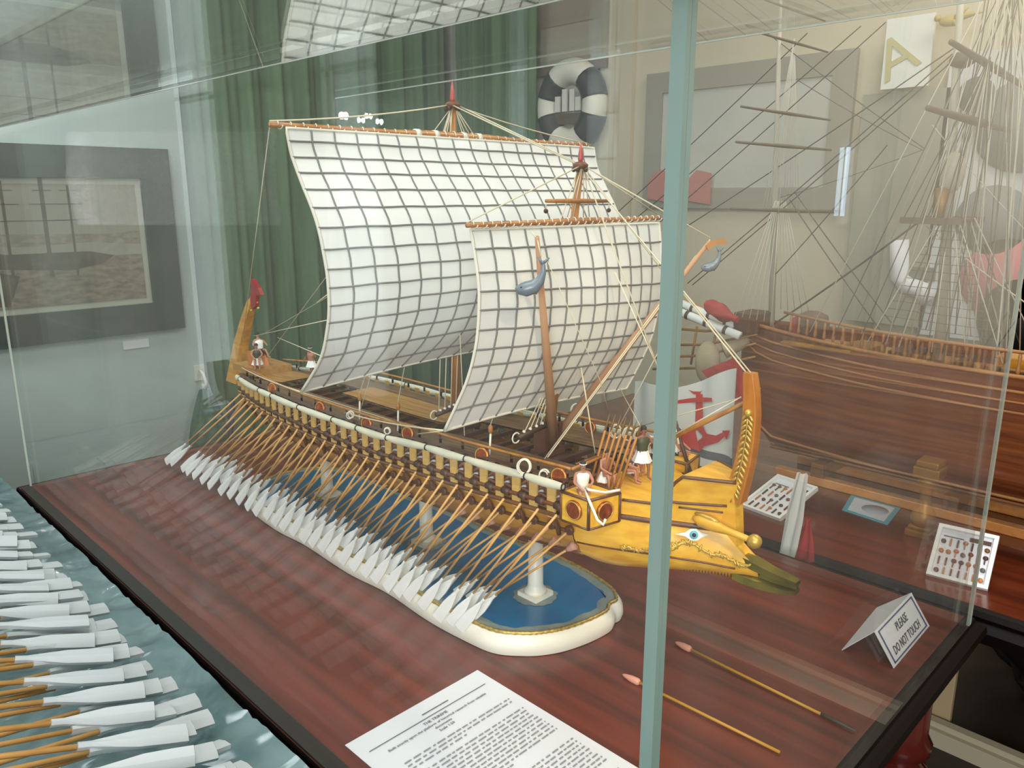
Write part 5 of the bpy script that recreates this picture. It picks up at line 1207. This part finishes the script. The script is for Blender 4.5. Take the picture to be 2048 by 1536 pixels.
cy = thing('cyan_card', 'cyan bordered card with a printed round vessel lying on the red table', 'card', cc_[0])
mb = MB(); sheet(mb, cc_, Z2 + .0005, .001); mb.build('border', mat('cyan_paper', (84, 176, 192), .7), cy)
ce_ = sum(cc_, Vector()) / 4; mb = MB(); sheet(mb, [ce_ + (p - ce_) * .80 for p in cc_], Z2 + .0016, .0004); mb.build('sheet', M_PAPER, cy)
MB().lathe([(.0001, 0), (.026, 0), (.026, .0004), (.0001, .0004)], ce_ + Vector((.01, 0, .0015)), 18).build('printed_vessel', mat('print_grey', (168, 176, 186), .7), cy)
# flag with the red anchor, hanging at the front of the second table
YFl = Y2 - .045
def flagpt(px, py, dy=0): return PY(px, py, YFl + dy)
TL, TR = flagpt(1262, 765), flagpt(1478, 735); wf = TR.x - TL.x; bot = Z2 - .09
fo = thing('anchor_flag', 'white flag with a red anchor and navy stripes hanging behind the galley bow', 'flag', (TL.x, YFl, bot))
def fpt(u, z, out=0):
    # folds; u across 0..1
    return Vector((TL.x + wf * u, YFl + .010 * math.sin(u * 9 + z * 6) + .005 * math.sin(u * 21 + 1) + out, z))
def ftop_(u): return lerp(TL.z, TR.z, u) - .022 * math.sin(math.pi * u) ** 2
def fband(name, z0, z1, m, out=0, n=24):
    rr = [[fpt(i / n, (z1(i / n) if callable(z1) else z1) * (1 - j / 8) + z0 * j / 8, out) for i in range(n + 1)] for j in range(9)]
    return MB().grid(rr).grid([[p + Vector((0, .002, 0)) for p in r] for r in rr]).build(name, m, fo)
M_FLAG = mat('flag_white', (214, 216, 214), .85); M_NAVYC = mat('flag_navy', (40, 48, 74), .85); M_SLATEC = mat('flag_slate', (84, 96, 110), .85)
zA = flagpt(1420, 905).z; zB = flagpt(1420, 922).z; zC = flagpt(1440, 945).z; zD = flagpt(1440, 962).z
fband('field', zA, ftop_, M_FLAG); fband('stripe', zB, zA, M_SLATEC); fband('stripe', zC, zB, M_FLAG); fband('stripe', zD, zC, M_NAVYC); fband('stripe', bot, zD, M_FLAG)
M_ANCH = mat('anchor_red', (190, 38, 42), .8)
def anc(poly):
    pts = [flagpt(px, py) for px, py in poly]; vs = []
    for p in pts: u = (p.x - TL.x) / wf; vs.append(fpt(u, p.z, -.0030))
    return vs
mb = MB()
def strip(l, r_):
    L = anc(l); Rr = anc(r_); mb.grid([[a, a.lerp(b, .5), b] for a, b in zip(L, Rr)], sm=False)
strip([(1387, 790), (1387, 830), (1386, 862)], [(1400, 790), (1402, 830), (1404, 862)])
strip([(1357, 799), (1380, 797), (1405, 796), (1424, 796)], [(1357, 805), (1380, 806), (1405, 805), (1424, 803)])
strip([(1376, 780), (1383, 784), (1395, 785), (1400, 782)], [(1384, 790), (1386, 790), (1396, 790), (1394, 789)])
strip([(1340, 862), (1362, 868), (1383, 858)], [(1350, 884), (1372, 892), (1384, 878)])
strip([(1383, 858), (1390, 852)], [(1384, 878), (1385, 876)])
strip([(1383, 858), (1388, 866)], [(1372, 892), (1397, 904)])
strip([(1385, 876), (1392, 884), (1402, 876)], [(1385, 895), (1397, 904), (1408, 892)])
strip([(1390, 852), (1394, 864), (1402, 872)], [(1404, 854), (1408, 862), (1403, 875)])
strip([(1404, 856), (1412, 868), (1430, 872), (1446, 864)], [(1402, 876), (1408, 893), (1434, 886), (1452, 870)])
strip([(1442, 862), (1462, 860)], [(1452, 880), (1462, 862)])
mb.build('red_anchor', M_ANCH, fo, fix=False)
# red pennant and white and red cloth over the table edge
def cloth_poly(name, label, cat, px, m, Y, fold=.006):
    pts = [PY(a, b, Y) for a, b in px]; n = len(pts) // 2; rr = []
    for i in range(n):
        a = pts[i]; b = pts[len(pts) - 1 - i]; rr.append([a.lerp(b, t / 6) + Vector((0, fold * math.sin(t * 1.9 + i), 0)) for t in range(7)])
    mb = MB().grid(rr).grid([[p + Vector((0, .002, 0)) for p in r] for r in rr]); return mb, pts
mb, pts = cloth_poly('', '', '', [(1402, 742), (1430, 775), (1465, 806), (1490, 800), (1484, 730), (1470, 715)], None, Y2 + .02)
tag(mb.build('red_pennant', M_REDC, None, pts[0]), 'plain red pennant behind the top right of the anchor flag', 'flag')
mb, pts = cloth_poly('', '', '', [(1594, 945), (1572, 1020), (1556, 1108), (1588, 1118), (1606, 1040), (1618, 950)], None, Y2 - .028)
cw = thing('draped_cloth', 'white and red cloth hanging over the red table edge', 'cloth', pts[2]); mb.build('white_half', M_FLAG, cw)
mb, _ = cloth_poly('', '', '', [(1612, 1035), (1600, 1075), (1585, 1118), (1626, 1126), (1626, 1080), (1622, 1040)], None, Y2 - .026); mb.build('red_half', M_REDC, cw)

# things under the tables at lower right
pl = struct('trim_2', MB().box((-1.2, 1.99, FZ), (1.2, 2.03, FZ + .045)).box((-1.2, 2.005, FZ + .045), (1.2, 2.03, FZ + .06)), mat('cream_board', (196, 184, 156), .6))
pb = PY(1872, 1400, 2.06)
tag(MB().box((pb.x - .042, 2.05, FZ), (pb.x + .04, 2.07, -.44)).build('beige_board', mat('beige_board', (188, 166, 128), .7), None, (pb.x, 2.06, FZ), bevel=.003), 'beige upright board under the red table beyond the table leg', 'board')
rkp = Vector((-.14, 2.40, FZ + .25)); mb = MB(); rows = []
for i in range(17):
    th_ = math.pi * i / 16; row = []
    for j in range(28):
        ph = 6.2832 * j / 28; d = Vector((math.sin(th_) * math.cos(ph), math.sin(th_) * math.sin(ph), -math.cos(th_))); r_ = 1 + .35 * noise.noise(d * 2.2 + Vector((3, 1, 7))) + .14 * noise.noise(d * 6)
        p = Vector((d.x * .34 * r_, d.y * .18 * r_, max(-.25, d.z * .30 * r_))) + rkp; row.append(p)
    rows.append(row)
tag(mb.grid(rows, close=True).build('dark_rock', mat('weathered_rock', (62, 56, 40), .8, c2=(30, 26, 20), scale=7, bump=.5), None, (rkp.x, rkp.y, FZ)), 'dark weathered rock on the floor under the red table', 'rock')

# ------------------------------------------------------------------ lamps behind the camera that show as reflections
M_BULB = mat('lamp_bulb', (255, 250, 240), .4, emit=90); M_LAMPB = mat('lamp_black', (30, 30, 32), .4)
lights = []
for px, py, s_ in ((683, 231, 1.1), (718, 240, .8), (733, 232, .8), (755, 243, .8)):
    P = PY(px, py, GY1 - th); d = ray(px, py).normalized(); d.y = -d.y; p = P + d * ((XL + .14 - P.x) / d.x)
    t = thing('spot_lamp', '%s small spot lamp above the left wall photograph, mirrored over the main yard' % {683: 'leftmost', 718: 'second from left', 733: 'third from left', 755: 'rightmost'}[px], 'lamp', p, 'spot lamps above the framed photograph')
    MB().ball(p, .011 * s_, 10, 7, sc3=(1, 1, 1.3)).build('bulb', M_BULB, t)
    MB().lathe([(.007, .014), (.010, .02), (.010, .05), (.003, .06)], p, 10).build('socket', M_LAMPB, t)
    MB().tube([p + Vector((0, 0, .055)), Vector((p.x, p.y, CEIL))], .0015, 6).build('cord', M_LAMPB, t)
pt = PX(1684, 295, GX1); dt = ray(1684, 295).normalized(); dt.x = -dt.x; pa = pt + dt * ((YB - .05 - pt.y) / dt.y); pt = PX(1684, 432, GX1); dt = ray(1684, 432).normalized(); dt.x = -dt.x; pb_ = pt + dt * ((YB - .05 - pt.y) / dt.y)
tl_ = thing('tube_lamp', 'vertical bluish tube lamp on the back wall seen mirrored in the side glass', 'lamp', pb_)
MB().tube([pb_, Vector((pb_.x, pb_.y, pa.z))], .007, 10).build('tube', mat('tube_light', (214, 236, 255), .4, emit=5), tl_)
MB().box((pb_.x - .012, YB - .03, pb_.z - .03), (pb_.x + .012, YB - .001, pa.z + .03)).build('fitting', M_WFRAME, tl_)
